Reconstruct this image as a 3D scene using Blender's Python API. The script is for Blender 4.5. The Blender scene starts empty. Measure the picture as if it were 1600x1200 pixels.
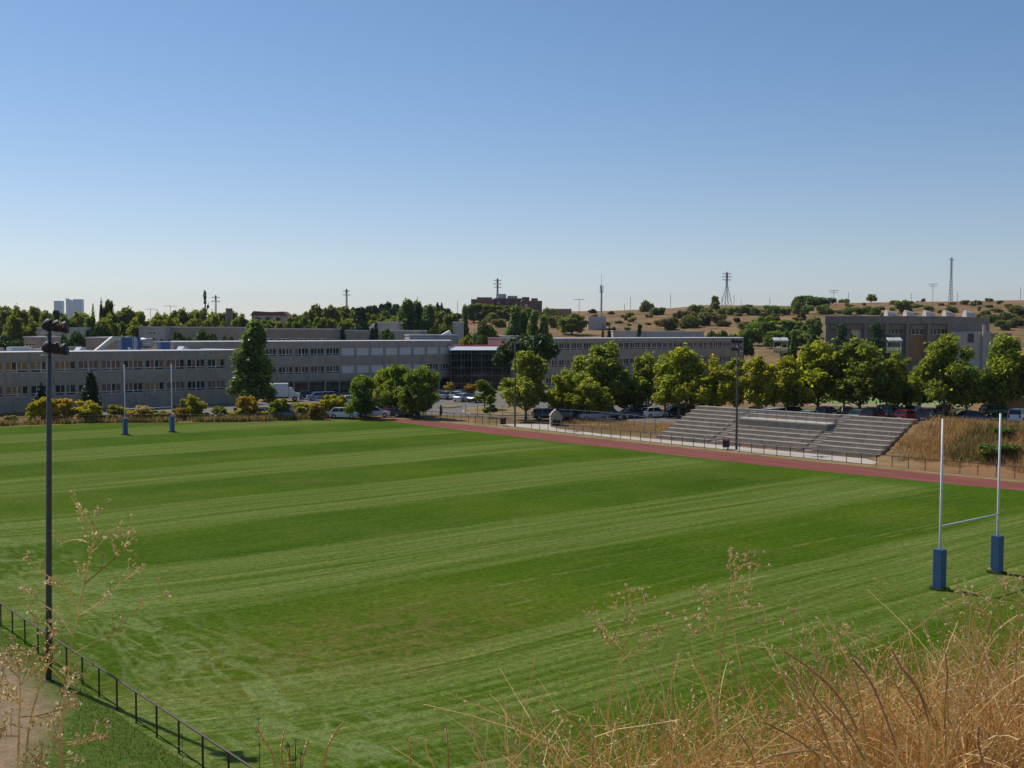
import bpy, math, random
import numpy as np
from math import sin, cos, pi, radians, sqrt, tan, atan2
from mathutils import Vector, Matrix

# ------------------------------------------------------------------ camera, sky, sun, exposure
SC = bpy.context.scene
COL = SC.collection
FPX, PITCH, ROLL, EYE = 1738.0, 0.0487, -0.0032, 12.22      # focal length in photo pixels, tilt, roll, eye height (m)
cam_d = bpy.data.cameras.new("camera")
cam = bpy.data.objects.new("camera", cam_d)
COL.objects.link(cam)
cam_d.sensor_width = 36.0
cam_d.lens = 36.0 * FPX / 1600.0
cam_d.clip_start = 0.1
cam_d.clip_end = 30000
cam.matrix_world = Matrix.Translation((0, 0, EYE)) @ Matrix.Rotation(pi / 2 - PITCH, 4, 'X') @ Matrix.Rotation(-ROLL, 4, 'Z')
SC.camera = cam
SUN_EL, SUN_AZ = 48.5, -48.0                                # azimuth clockwise from +Y
w = bpy.data.worlds.new("World")
SC.world = w
w.use_nodes = True
wn = w.node_tree
bg = wn.nodes['Background']
sky = wn.nodes.new('ShaderNodeTexSky')
sky.sky_type = 'NISHITA'
sky.sun_disc = False
sky.sun_elevation = radians(SUN_EL)
sky.sun_rotation = radians(SUN_AZ)
sky.altitude = 650
sky.air_density = 0.8
sky.dust_density = 0.5
sky.ozone_density = 1.5
# white balance of the sky: deeper blue overhead, neutral at the horizon
_tc = wn.nodes.new('ShaderNodeTexCoord'); _sx = wn.nodes.new('ShaderNodeSeparateXYZ'); wn.links.new(_tc.outputs['Generated'], _sx.inputs[0])
_mr = wn.nodes.new('ShaderNodeMapRange'); _mr.interpolation_type = 'SMOOTHSTEP'; _mr.inputs[1].default_value = 0.0; _mr.inputs[2].default_value = 0.28
wn.links.new(_sx.outputs[2], _mr.inputs[0])
_tm = wn.nodes.new('ShaderNodeMix'); _tm.data_type = 'RGBA'; wn.links.new(_mr.outputs[0], _tm.inputs[0])
_tm.inputs[6].default_value = (1.22, 1.13, 1.10, 1); _tm.inputs[7].default_value = (0.96, 1.145, 1.25, 1)
_mu = wn.nodes.new('ShaderNodeMix'); _mu.data_type = 'RGBA'; _mu.blend_type = 'MULTIPLY'; _mu.inputs[0].default_value = 1.0
wn.links.new(sky.outputs[0], _mu.inputs[6]); wn.links.new(_tm.outputs[2], _mu.inputs[7]); wn.links.new(_mu.outputs[2], bg.inputs[0])
bg.inputs[1].default_value = 0.088
sun_d = bpy.data.lights.new("sun", 'SUN')
sun_d.energy = 3.6
sun_d.angle = radians(0.53)
sun_d.color = (1.0, 0.94, 0.85)
sun = bpy.data.objects.new("sun", sun_d)
COL.objects.link(sun)
_sd = Vector((sin(radians(SUN_AZ)) * cos(radians(SUN_EL)), cos(radians(SUN_AZ)) * cos(radians(SUN_EL)), sin(radians(SUN_EL))))
sun.rotation_euler = _sd.to_track_quat('Z', 'Y').to_euler()
sun.location = (0, 0, 60)
SC.view_settings.view_transform = 'Standard'
SC.view_settings.look = 'None'
SC.view_settings.gamma = 1.0
SC.view_settings.exposure = 0.0
SC.render.engine = 'CYCLES'

rng = random.Random(7)
nr = np.random.RandomState(11)

# ------------------------------------------------------------------ survey of the place
# pitch frame: u across the pitch (along the goal line), v along its length, origin at the near goal's near post
TH = 0.6981
A0 = (20.265, 52.16)
GU = (cos(TH), sin(TH))
GV = (-sin(TH), cos(TH))
def uvw(u, v):
    return (A0[0] + u * GU[0] + v * GV[0], A0[1] + u * GU[1] + v * GV[1])
def to_uv(x, y):
    dx, dy = x - A0[0], y - A0[1]
    return (dx * GU[0] + dy * GU[1], dx * GV[0] + dy * GV[1])
def ray(px, py):                                            # sight line of a photo pixel (for surveying distances)
    X, Y = (px - 800) / FPX, (600 - py) / FPX
    c, s = cos(ROLL), sin(ROLL)
    X, Y = X * c + Y * s, -X * s + Y * c
    c, s = cos(PITCH), sin(PITCH)
    return (X, c + Y * s, Y * c - s)
def P3(px, py, Y):
    d = ray(px, py); t = Y / d[1]
    return Vector((d[0] * t, Y, EYE + d[2] * t))
def sstep(a, b, x):
    t = min(1.0, max(0.0, (x - a) / (b - a)))
    return t * t * (3 - 2 * t)
RIDGE = [(-400, 4), (300, 5), (520, 9), (620, 15), (700, 19), (860, 22.2), (950, 22.6), (1050, 24.2), (1100, 26), (1250, 25.6), (1300, 27.2), (1420, 28), (1500, 28.4), (1600, 29.2), (2200, 31)]
def ridge(k):
    px = 800 + k * FPX
    for (a, za), (b, zb) in zip(RIDGE, RIDGE[1:]):
        if px < b:
            if px < a: return za
            t = (px - a) / (b - a); return za + (zb - za) * t
    return RIDGE[-1][1]
def lot_z(u, v):
    base = 0.8 * (1 - sstep(48, 88, v)) * sstep(52, 62, u)
    if v < 32.6:
        w_ = sstep(16, 30, v)
        side = sstep(44.9, 53.0, u) * (1 - w_) + w_ * max(0.0, min(1.0, (u - 45.9) / 7.3))
    elif v < 59.5:
        s0 = 44.0 + (58.6 - v) * 0.0634
        side = max(0.0, min(1.0, (u - s0 - 1.2) / 7.6))     # the slope the stands are cut into
    else: side = sstep(46.5, 54, u) * 0.25
    side *= 1 - sstep(54.6, 61.0, u)                        # the far side of the bank drops to the car park
    if v > 58.0: side *= 1 - sstep(58.0, 76.0, v) if v > 59.5 else 1
    return max(base, 3.25 * side * (1 - 0.12 * sstep(46, 60, v)))
def T(x, y):
    if y < 22:                                              # the bank the photographer stands on
        if y < 2.4: return 10.45 - 0.12 * max(0.0, 2.4 - y) * 0
        return 10.45 * (1 - min(1.0, (y - 2.4) / 14.5)) ** 1.15
    u, v = to_uv(x, y)
    z = lot_z(u, v) if u > 44 else 0.0
    if y > 265:
        k = x / y
        rz = ridge(k)
        if y < 600:
            s = (y - 265) / 335.0
            bump = 1.1 * sin(x * 0.021 + 1.3) * sin(y * 0.031) + 0.5 * sin(x * 0.07 + y * 0.05)
            zz = rz * s ** 0.86 + bump * s * (1 - s) * 3 * min(1, rz / 20)
        else:
            zz = rz - 0.004 * (y - 600) if y < 3000 else rz - 9.6
            zz = max(zz, 0)
        z = max(z * (1 - sstep(265, 330, y)), zz) if zz > 0 else z
    return z
def ground_hit(px, py, y0=24.0, y1=900.0):
    d = ray(px, py)
    Y = y0
    while Y < y1:
        t = Y / d[1]
        if EYE + d[2] * t <= T(d[0] * t, Y): return (d[0] * t, Y)
        Y += 0.25 if Y < 300 else 1.0
    return (d[0] * y1 / d[1], y1)

# ------------------------------------------------------------------ mesh helpers
class MB:
    def __init__(s): s.v = []; s.f = []; s.m = []; s.mi = 0
    def quad(s, a, b, c, d):
        n = len(s.v); s.v += [a, b, c, d]; s.f.append((n, n + 1, n + 2, n + 3)); s.m.append(s.mi)
    def box(s, x0, x1, y0, y1, z0, z1):
        n = len(s.v)
        s.v += [(x0, y0, z0), (x1, y0, z0), (x1, y1, z0), (x0, y1, z0), (x0, y0, z1), (x1, y0, z1), (x1, y1, z1), (x0, y1, z1)]
        for f in ((0, 3, 2, 1), (4, 5, 6, 7), (0, 1, 5, 4), (1, 2, 6, 5), (2, 3, 7, 6), (3, 0, 4, 7)):
            s.f.append(tuple(n + i for i in f)); s.m.append(s.mi)
    def prism(s, pts, z0, z1):                              # polygon in plan (ccw), extruded up
        n = len(s.v); k = len(pts)
        s.v += [(p[0], p[1], z0) for p in pts] + [(p[0], p[1], z1) for p in pts]
        s.f.append(tuple(n + i for i in range(k))[::-1]); s.f.append(tuple(n + k + i for i in range(k)))
        s.m += [s.mi] * 2
        for i in range(k):
            j = (i + 1) % k
            s.f.append((n + i, n + j, n + k + j, n + k + i)); s.m.append(s.mi)
    def side(s, pts, y0, y1):                               # polygon in x,z extruded along y
        n = len(s.v); k = len(pts)
        s.v += [(p[0], y0, p[1]) for p in pts] + [(p[0], y1, p[1]) for p in pts]
        s.f.append(tuple(n + i for i in range(k))); s.f.append(tuple(n + k + i for i in range(k))[::-1])
        s.m += [s.mi] * 2
        for i in range(k):
            j = (i + 1) % k
            s.f.append((n + j, n + i, n + k + i, n + k + j)); s.m.append(s.mi)
    def tube(s, pts, rad, n=6, cap=True):
        pts = [Vector(p) for p in pts]
        if not hasattr(rad, '__len__'): rad = [rad] * len(pts)
        b = len(s.v)
        for i, p in enumerate(pts):
            t = (pts[min(i + 1, len(pts) - 1)] - pts[max(i - 1, 0)])
            if t.length < 1e-9: t = Vector((0, 0, 1))
            t.normalize()
            r = Vector((1, 0, 0)) if abs(t.x) < 0.8 else Vector((0, 1, 0))
            e1 = t.cross(r).normalized(); e2 = t.cross(e1)
            for k in range(n):
                a = 2 * pi * k / n
                q = p + (e1 * cos(a) + e2 * sin(a)) * rad[i]
                s.v.append((q.x, q.y, q.z))
        for i in range(len(pts) - 1):
            for k in range(n):
                k2 = (k + 1) % n
                s.f.append((b + i * n + k, b + i * n + k2, b + (i + 1) * n + k2, b + (i + 1) * n + k)); s.m.append(s.mi)
        if cap and n > 2:
            s.f.append(tuple(b + k for k in range(n))[::-1]); s.m.append(s.mi)
            s.f.append(tuple(b + (len(pts) - 1) * n + k for k in range(n))); s.m.append(s.mi)
    def rot(s, start, ang, c=(0, 0)):
        ca, sa = cos(ang), sin(ang)
        for i in range(start, len(s.v)):
            x, y, z = s.v[i]; x -= c[0]; y -= c[1]
            s.v[i] = (c[0] + x * ca - y * sa, c[1] + x * sa + y * ca, z)
    def build(s, name, mat, parent=None, smooth=False):
        me = bpy.data.meshes.new(name)
        me.from_pydata(s.v, [], s.f)
        for m in (mat if isinstance(mat, (list, tuple)) else [mat]): me.materials.append(m)
        if isinstance(mat, (list, tuple)): me.polygons.foreach_set('material_index', s.m)
        if smooth: me.polygons.foreach_set('use_smooth', [True] * len(s.f))
        me.update()
        o = bpy.data.objects.new(name, me)
        COL.objects.link(o)
        if parent: o.parent = parent
        return o
def np_mesh(name, V, F, mat):
    me = bpy.data.meshes.new(name)
    me.vertices.add(len(V)); me.vertices.foreach_set('co', V.astype(np.float32).ravel())
    k = F.shape[1]
    me.loops.add(F.size); me.loops.foreach_set('vertex_index', F.astype(np.int32).ravel())
    me.polygons.add(len(F)); me.polygons.foreach_set('loop_start', np.arange(0, F.size, k, dtype=np.int32))
    me.update(calc_edges=True); me.validate()
    me.materials.append(mat)
    return me
def link(name, me, parent=None):
    o = bpy.data.objects.new(name, me); COL.objects.link(o)
    if parent: o.parent = parent
    return o
def thing(name, label, cat, loc=(0, 0, 0), rz=0.0, group=None):
    o = bpy.data.objects.new(name, None); COL.objects.link(o)
    o.location = loc; o.rotation_euler = (0, 0, rz); o.empty_display_size = 0.3
    o['label'] = label; o['category'] = cat
    if group: o['group'] = group
    return o
def tag(o, label, cat, group=None, kind=None):
    if label: o['label'] = label
    if cat: o['category'] = cat
    if group: o['group'] = group
    if kind: o['kind'] = kind
    return o
def struct(o): o['kind'] = 'structure'; return o
def dup(root, loc, rz=0.0, label=None, group=None, scale=None, color=None):
    r = root.copy(); COL.objects.link(r); r.location = loc; r.rotation_euler = (0, 0, rz)
    if scale is not None: r.scale = scale
    if label: r['label'] = label
    if group: r['group'] = group
    for ch in list(root.children):
        c = ch.copy(); COL.objects.link(c); c.parent = r
        if color is not None and c.get('paint'): c.color = color
        for g in list(ch.children):
            d = g.copy(); COL.objects.link(d); d.parent = c
    return r

# ------------------------------------------------------------------ materials
def newmat(name):
    m = bpy.data.materials.new(name); m.use_nodes = True
    nt = m.node_tree; b = nt.nodes['Principled BSDF']
    return m, nt, b
def N(nt, t, **kw):
    n = nt.nodes.new(t)
    for k, v in kw.items():
        if k[0] == 'i' and k[1:].isdigit(): n.inputs[int(k[1:])].default_value = v
        elif k in n.inputs: n.inputs[k].default_value = v
        else: setattr(n, k, v)
    return n
def L(nt, a, b): nt.links.new(a, b)
def ramp(nt, stops, interp='LINEAR'):
    r = nt.nodes.new('ShaderNodeValToRGB'); e = r.color_ramp.elements
    r.color_ramp.interpolation = interp
    while len(e) > 1: e.remove(e[0])
    for i, (p, c) in enumerate(stops):
        if not isinstance(c, tuple): c = (c, c, c)
        el = e[0] if i == 0 else e.new(p)
        el.position = p; el.color = (*c, 1)
    return r
def mix(nt, fac, a, b, mode='MIX'):
    m = nt.nodes.new('ShaderNodeMix'); m.data_type = 'RGBA'; m.blend_type = mode
    for s, v in ((0, fac), (6, a), (7, b)):
        if v is None: continue
        if hasattr(v, 'is_linked') or hasattr(v, 'links'): nt.links.new(v, m.inputs[s])
        elif s == 0: m.inputs[0].default_value = v
        else: m.inputs[s].default_value = (*v, 1)
    return m.outputs[2]
def math_(nt, op, a, b=None, c=None, clamp=False):
    m = nt.nodes.new('ShaderNodeMath'); m.operation = op; m.use_clamp = clamp
    for i, v in enumerate((a, b, c)):
        if v is None: continue
        if hasattr(v, 'links'): nt.links.new(v, m.inputs[i])
        else: m.inputs[i].default_value = v
    return m.outputs[0]
def noise(nt, vec, scale, detail=3.0, rough=0.55, dist=0.0):
    n = N(nt, 'ShaderNodeTexNoise'); n.inputs['Scale'].default_value = scale
    n.inputs['Detail'].default_value = detail; n.inputs['Roughness'].default_value = rough; n.inputs['Distortion'].default_value = dist
    if vec is not None: L(nt, vec, n.inputs['Vector'])
    return n.outputs['Fac']
def coords(nt, out='Object'): return N(nt, 'ShaderNodeTexCoord').outputs[out]
def mapping(nt, vec, scale=(1, 1, 1), rot=(0, 0, 0), loc=(0, 0, 0)):
    m = N(nt, 'ShaderNodeMapping'); m.inputs['Scale'].default_value = scale; m.inputs['Rotation'].default_value = rot; m.inputs['Location'].default_value = loc
    L(nt, vec, m.inputs['Vector']); return m.outputs[0]
def bump(nt, b, h, strength=0.3, dist=0.02):
    n = N(nt, 'ShaderNodeBump'); n.inputs['Strength'].default_value = strength; n.inputs['Distance'].default_value = dist
    L(nt, h, n.inputs['Height']); L(nt, n.outputs[0], b.inputs['Normal'])
def flat(name, col, rough=0.7, metal=0.0, var=0.12, scale=3.0, spec=None):
    m, nt, b = newmat(name)
    f = noise(nt, coords(nt), scale, 4)
    r = ramp(nt, [(0.3, tuple(c * (1 - var) for c in col)), (0.7, tuple(min(1, c * (1 + var)) for c in col))])
    L(nt, f, r.inputs[0]); L(nt, r.outputs[0], b.inputs['Base Color'])
    b.inputs['Roughness'].default_value = rough; b.inputs['Metallic'].default_value = metal
    if spec is not None: b.inputs['Specular IOR Level'].default_value = spec
    return m
def concrete(name, col, streak=0.25, sc=1.0, dark=(0.12, 0.11, 0.10)):
    m, nt, b = newmat(name)
    co = coords(nt)
    n1 = noise(nt, co, 0.6 * sc, 5)
    n2 = noise(nt, mapping(nt, co, (2.2, 2.2, 0.22)), 1.0 * sc, 5, 0.65)
    n3 = noise(nt, co, 14 * sc, 4)
    r1 = ramp(nt, [(0.25, tuple(c * 0.78 for c in col)), (0.75, tuple(c * 1.12 for c in col))]); L(nt, n1, r1.inputs[0])
    r2 = ramp(nt, [(0.48, 0.0), (0.75, 1.0)]); L(nt, n2, r2.inputs[0])
    fac = math_(nt, 'MULTIPLY', r2.outputs[0], streak)
    c = mix(nt, fac, r1.outputs[0], dark)
    r3 = ramp(nt, [(0.3, 0.86), (0.7, 1.1)]); L(nt, n3, r3.inputs[0])
    c = mix(nt, 1.0, c, r3.outputs[0], 'MULTIPLY')
    L(nt, c, b.inputs['Base Color']); b.inputs['Roughness'].default_value = 0.9
    b.inputs['Specular IOR Level'].default_value = 0.25
    bump(nt, b, n3, 0.25, 0.01)
    return m
def leafmat(name, col, trans=0.35, var=0.35, hue=(1.25, 1.05, 0.7), rough=0.55):
    """leaf colour per leaf (random per island) times a per-tree tint (object colour)"""
    m = bpy.data.materials.new(name); m.use_nodes = True; nt = m.node_tree
    for n in list(nt.nodes): nt.nodes.remove(n)
    out = N(nt, 'ShaderNodeOutputMaterial'); g = N(nt, 'ShaderNodeNewGeometry'); oi = N(nt, 'ShaderNodeObjectInfo')
    r = ramp(nt, [(0.0, tuple(c * (1 - var) for c in col)), (0.55, col), (0.85, tuple(c * k for c, k in zip(col, hue))), (1.0, tuple(c * k * 1.25 for c, k in zip(col, hue)))])
    L(nt, g.outputs['Random Per Island'], r.inputs[0])
    big = noise(nt, coords(nt), 0.9, 3)
    r2 = ramp(nt, [(0.3, (0.8, 0.85, 0.9)), (0.7, (1.2, 1.12, 0.95))]); L(nt, big, r2.inputs[0])
    c = mix(nt, 1.0, r.outputs[0], r2.outputs[0], 'MULTIPLY')
    c = mix(nt, 1.0, c, oi.outputs['Color'], 'MULTIPLY')
    d = N(nt, 'ShaderNodeBsdfPrincipled'); d.inputs['Roughness'].default_value = rough; d.inputs['Specular IOR Level'].default_value = 0.35
    L(nt, c, d.inputs['Base Color'])
    t = N(nt, 'ShaderNodeBsdfTranslucent')
    tc = mix(nt, 1.0, c, (1.25, 1.3, 0.6), 'MULTIPLY'); L(nt, tc, t.inputs[0])
    ms = N(nt, 'ShaderNodeMixShader'); ms.inputs[0].default_value = trans
    L(nt, d.outputs[0], ms.inputs[1]); L(nt, t.outputs[0], ms.inputs[2]); L(nt, ms.outputs[0], out.inputs[0])
    return m
def glass(name, col=(0.03, 0.035, 0.04), rough=0.08):
    m, nt, b = newmat(name)
    f = noise(nt, coords(nt), 0.9, 2)
    r = ramp(nt, [(0.35, tuple(c * 0.5 for c in col)), (0.65, tuple(c * 1.6 for c in col))]); L(nt, f, r.inputs[0])
    L(nt, r.outputs[0], b.inputs['Base Color']); b.inputs['Roughness'].default_value = rough
    return m
def paintmat():
    m, nt, b = newmat("car_paint")
    oi = N(nt, 'ShaderNodeObjectInfo')
    f = noise(nt, coords(nt), 2.0, 3); r = ramp(nt, [(0.3, 0.9), (0.7, 1.05)]); L(nt, f, r.inputs[0])
    L(nt, mix(nt, 1.0, oi.outputs['Color'], r.outputs[0], 'MULTIPLY'), b.inputs['Base Color'])
    b.inputs['Roughness'].default_value = 0.28; b.inputs['Coat Weight'].default_value = 0.7; b.inputs['Coat Roughness'].default_value = 0.05
    return m
M = {}
M['conc'] = concrete("building_concrete", (0.43, 0.365, 0.285), 0.4)
M['conc_light'] = concrete("pale_concrete", (0.50, 0.47, 0.43), 0.3)
M['conc_dark'] = concrete("dark_concrete", (0.30, 0.27, 0.23), 0.4)
M['hallc'] = concrete('grey_board_marked_concrete', (0.27, 0.245, 0.21), 0.5)
M['stand'] = concrete("bleacher_concrete", (0.42, 0.355, 0.285), 0.55, 1.6)
M['cap'] = flat("white_roof_edging", (0.62, 0.63, 0.65), 0.6, 0, 0.08)
M['roofgrav'] = flat("roof_gravel", (0.33, 0.31, 0.29), 0.95, 0, 0.2, 1.2)
M['white'] = flat("white_painted_metal", (0.74, 0.74, 0.74), 0.4, 0, 0.05)
M['frame'] = flat("white_window_frame", (0.66, 0.65, 0.60), 0.5, 0, 0.06)
M['shutter'] = flat("grey_white_roller_shutter", (0.66, 0.63, 0.60), 0.65, 0, 0.05, 0.7)
M['glass'] = glass("dark_window_glass")
M['glass2'] = glass("curtain_wall_glass", (0.012, 0.014, 0.014), 0.05)
M['blind_t'] = flat("tan_window_blind", (0.36, 0.20, 0.07), 0.6, 0, 0.15, 2)
M['blind_p'] = flat("brown_pink_blind", (0.24, 0.12, 0.08), 0.6, 0, 0.2, 2)
M['blue'] = flat("blue_painted_tank", (0.035, 0.10, 0.28), 0.45, 0, 0.12)
M['padblue'] = flat("blue_vinyl_pad", (0.045, 0.12, 0.26), 0.5, 0, 0.12, 1.5)
M['silver'] = flat("galvanised_metal", (0.46, 0.45, 0.40), 0.45, 0.4, 0.1)
M['steel'] = flat("painted_steel_grey", (0.19, 0.195, 0.21), 0.6, 0.2, 0.12)
M['darkpole'] = flat("dark_lamp_pole", (0.085, 0.088, 0.095), 0.55, 0.2, 0.15, 6)
M['rail'] = flat("rusty_brown_railing", (0.075, 0.045, 0.04), 0.65, 0.2, 0.35, 9)
M['black'] = flat("black_housing", (0.012, 0.011, 0.011), 0.6, 0, 0.2)
M['orange'] = flat("orange_skip_and_glint", (0.55, 0.13, 0.03), 0.5, 0, 0.1)
M['red'] = flat("red_painted_metal", (0.42, 0.04, 0.03), 0.5, 0, 0.1)
M['tyre'] = flat("tyre_rubber", (0.018, 0.018, 0.018), 0.9, 0, 0.1)
M['rim'] = flat("wheel_rim", (0.42, 0.42, 0.43), 0.35, 0.7, 0.05)
M['carglass'] = glass("car_glass", (0.02, 0.024, 0.028), 0.03)
M['lamp_w'] = flat("headlight_lens", (0.7, 0.72, 0.75), 0.15, 0, 0.05)
M['lamp_r'] = flat("tail_light_lens", (0.42, 0.015, 0.015), 0.25, 0, 0.05)
M['paint'] = paintmat()
M['bark'] = flat("tree_bark", (0.10, 0.075, 0.055), 0.95, 0, 0.35, 8)
M['bark_pale'] = flat("mottled_pale_bark", (0.19, 0.165, 0.13), 0.9, 0, 0.35, 5)
M['brick'] = flat("dark_red_brick", (0.17, 0.085, 0.065), 0.9, 0, 0.2, 0.6)
M['orangewall'] = flat("orange_ochre_wall", (0.36, 0.21, 0.10), 0.85, 0, 0.1, 1)
M['tower'] = flat("tower_curtain_wall", (0.03, 0.075, 0.14), 0.3, 0, 0.1, 0.02)
M['L_plane'] = leafmat("plane_leaves", (0.3, 0.35, 0.07), 0.66, 0.35)
M['L_dark'] = leafmat("dark_broad_leaves", (0.2, 0.24, 0.06), 0.55, 0.35)
M['L_pine'] = leafmat("pine_needles", (0.085, 0.145, 0.022), 0.3, 0.45)
M['L_fir'] = leafmat("cypress_foliage", (0.034, 0.062, 0.02), 0.1, 0.4)
M['L_poplar'] = leafmat("poplar_leaves", (0.19, 0.245, 0.08), 0.55, 0.4, (1.5, 1.45, 1.3), 0.4)
M['L_fine'] = leafmat("acacia_leaves", (0.22, 0.29, 0.05), 0.6, 0.3)
M['L_yellow'] = leafmat("yellowing_leaves", (0.44, 0.44, 0.05), 0.5, 0.4, (1.4, 1.0, 0.7))
M['L_scrub'] = leafmat("dusty_shrub_leaves", (0.185, 0.19, 0.075), 0.4, 0.45, (1.4, 1.15, 0.9))
# ------------------------------------------------------------------ ground, one sheet to the horizon
def axis(lo, hi, d0, d1, step, grow=1.22):
    a = [d0 + i * step for i in range(int((d1 - d0) / step) + 1)]
    x, s = a[-1], step
    while x < hi: s *= grow; x += s; a.append(min(x, hi))
    x, s = a[0], step
    while x > lo: s *= grow; x -= s; a.insert(0, max(x, lo))
    return a
def ground_material():
    m, nt, b = newmat("dry_ground")
    g = N(nt, 'ShaderNodeNewGeometry'); pos = g.outputs['Position']
    big = noise(nt, pos, 0.012, 5, 0.6); mid = noise(nt, pos, 0.09, 6, 0.65); fine = noise(nt, pos, 1.4, 6, 0.7)
    soil = ramp(nt, [(0.3, (0.22, 0.12, 0.055)), (0.5, (0.31, 0.185, 0.085)), (0.68, (0.40, 0.265, 0.135))]); L(nt, mid, soil.inputs[0])
    fr = ramp(nt, [(0.3, 0.72), (0.7, 1.22)]); L(nt, fine, fr.inputs[0])
    c = mix(nt, 1.0, soil.outputs[0], fr.outputs[0], 'MULTIPLY')
    # reddish bare soil and olive scrub on the hill
    red = ramp(nt, [(0.45, 0.0), (0.62, 1.0)]); L(nt, big, red.inputs[0])
    c = mix(nt, math_(nt, 'MULTIPLY', red.outputs[0], 0.55), c, (0.27, 0.135, 0.07))
    scr = ramp(nt, [(0.47, 0.0), (0.56, 1.0)]); L(nt, noise(nt, mapping(nt, pos, (1, 0.7, 3)), 0.06, 8, 0.75), scr.inputs[0])
    c = mix(nt, math_(nt, 'MULTIPLY', scr.outputs[0], 0.7), c, (0.105, 0.095, 0.038))
    scr2 = ramp(nt, [(0.56, 0.0), (0.62, 1.0)]); L(nt, noise(nt, mapping(nt, pos, (1, 0.6, 1)), 0.22, 8, 0.8), scr2.inputs[0])
    c = mix(nt, math_(nt, 'MULTIPLY', scr2.outputs[0], 0.6), c, (0.12, 0.085, 0.045))
    L(nt, c, b.inputs['Base Color']); b.inputs['Roughness'].default_value = 0.95; b.inputs['Specular IOR Level'].default_value = 0.1
    bump(nt, b, fine, 0.5, 0.08)
    return m
xs = axis(-9900, 9900, -110, 190, 2.0)
ys = axis(-9900, 9900, -4, 330, 2.0, 1.15)
import bisect
ZG = [[T(x, y) for x in xs] for y in ys]
def Tg(x, y):                                               # height of the ground sheet itself (between its vertices)
    i = min(len(xs) - 2, max(0, bisect.bisect_right(xs, x) - 1)); j = min(len(ys) - 2, max(0, bisect.bisect_right(ys, y) - 1))
    a = (x - xs[i]) / (xs[i + 1] - xs[i]); b = (y - ys[j]) / (ys[j + 1] - ys[j])
    return (ZG[j][i] * (1 - a) + ZG[j][i + 1] * a) * (1 - b) + (ZG[j + 1][i] * (1 - a) + ZG[j + 1][i + 1] * a) * b
def ground_sheet():
    V = []; F = []
    nx = len(xs)
    for y in ys:
        for x in xs: V.append((x, y, T(x, y)))
    for j in range(len(ys) - 1):
        for i in range(nx - 1):
            a = j * nx + i; F.append((a, a + 1, a + nx + 1, a + nx))
    me = np_mesh("ground", np.array(V), np.array(F), ground_material())
    me.polygons.foreach_set('use_smooth', [True] * len(F))
    o = link("ground", me); struct(o); return o
ground_sheet()

def sheet(name, poly_uv, mat, lift, step=2.0, draped=False):
    """flat or draped sheet, polygon in pitch coordinates; object axes are the pitch axes"""
    mb = MB()
    if not draped:
        n = len(poly_uv); mb.v = [(u, v, lift) for u, v in poly_uv]; mb.f = [tuple(range(n))]; mb.m = [0]
    else:                                                   # poly_uv = (left edge points, right edge points), same count
        a, c = poly_uv; k = 12
        rows = []
        for (p, q) in zip(a, c):
            rows.append([(p[0] + (q[0] - p[0]) * i / k, p[1] + (q[1] - p[1]) * i / k) for i in range(k + 1)])
        dense = []
        for r0, r1 in zip(rows, rows[1:]):
            nseg = max(1, int(math.hypot(r1[0][0] - r0[0][0], r1[0][1] - r0[0][1]) / step))
            for s in range(nseg): dense.append([(p[0] + (q[0] - p[0]) * s / nseg, p[1] + (q[1] - p[1]) * s / nseg) for p, q in zip(r0, r1)])
        dense.append(rows[-1])
        for r in dense:
            for (u, v) in r:
                x, y = uvw(u, v); mb.v.append((u, v, Tg(x, y) + lift))
        for j in range(len(dense) - 1):
            for i in range(k):
                q = j * (k + 1) + i; mb.f.append((q, q + 1, q + k + 2, q + k + 1)); mb.m.append(0)
    o = mb.build(name, mat)
    o.location = (A0[0], A0[1], 0); o.rotation_euler = (0, 0, TH)
    return struct(o)

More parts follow.
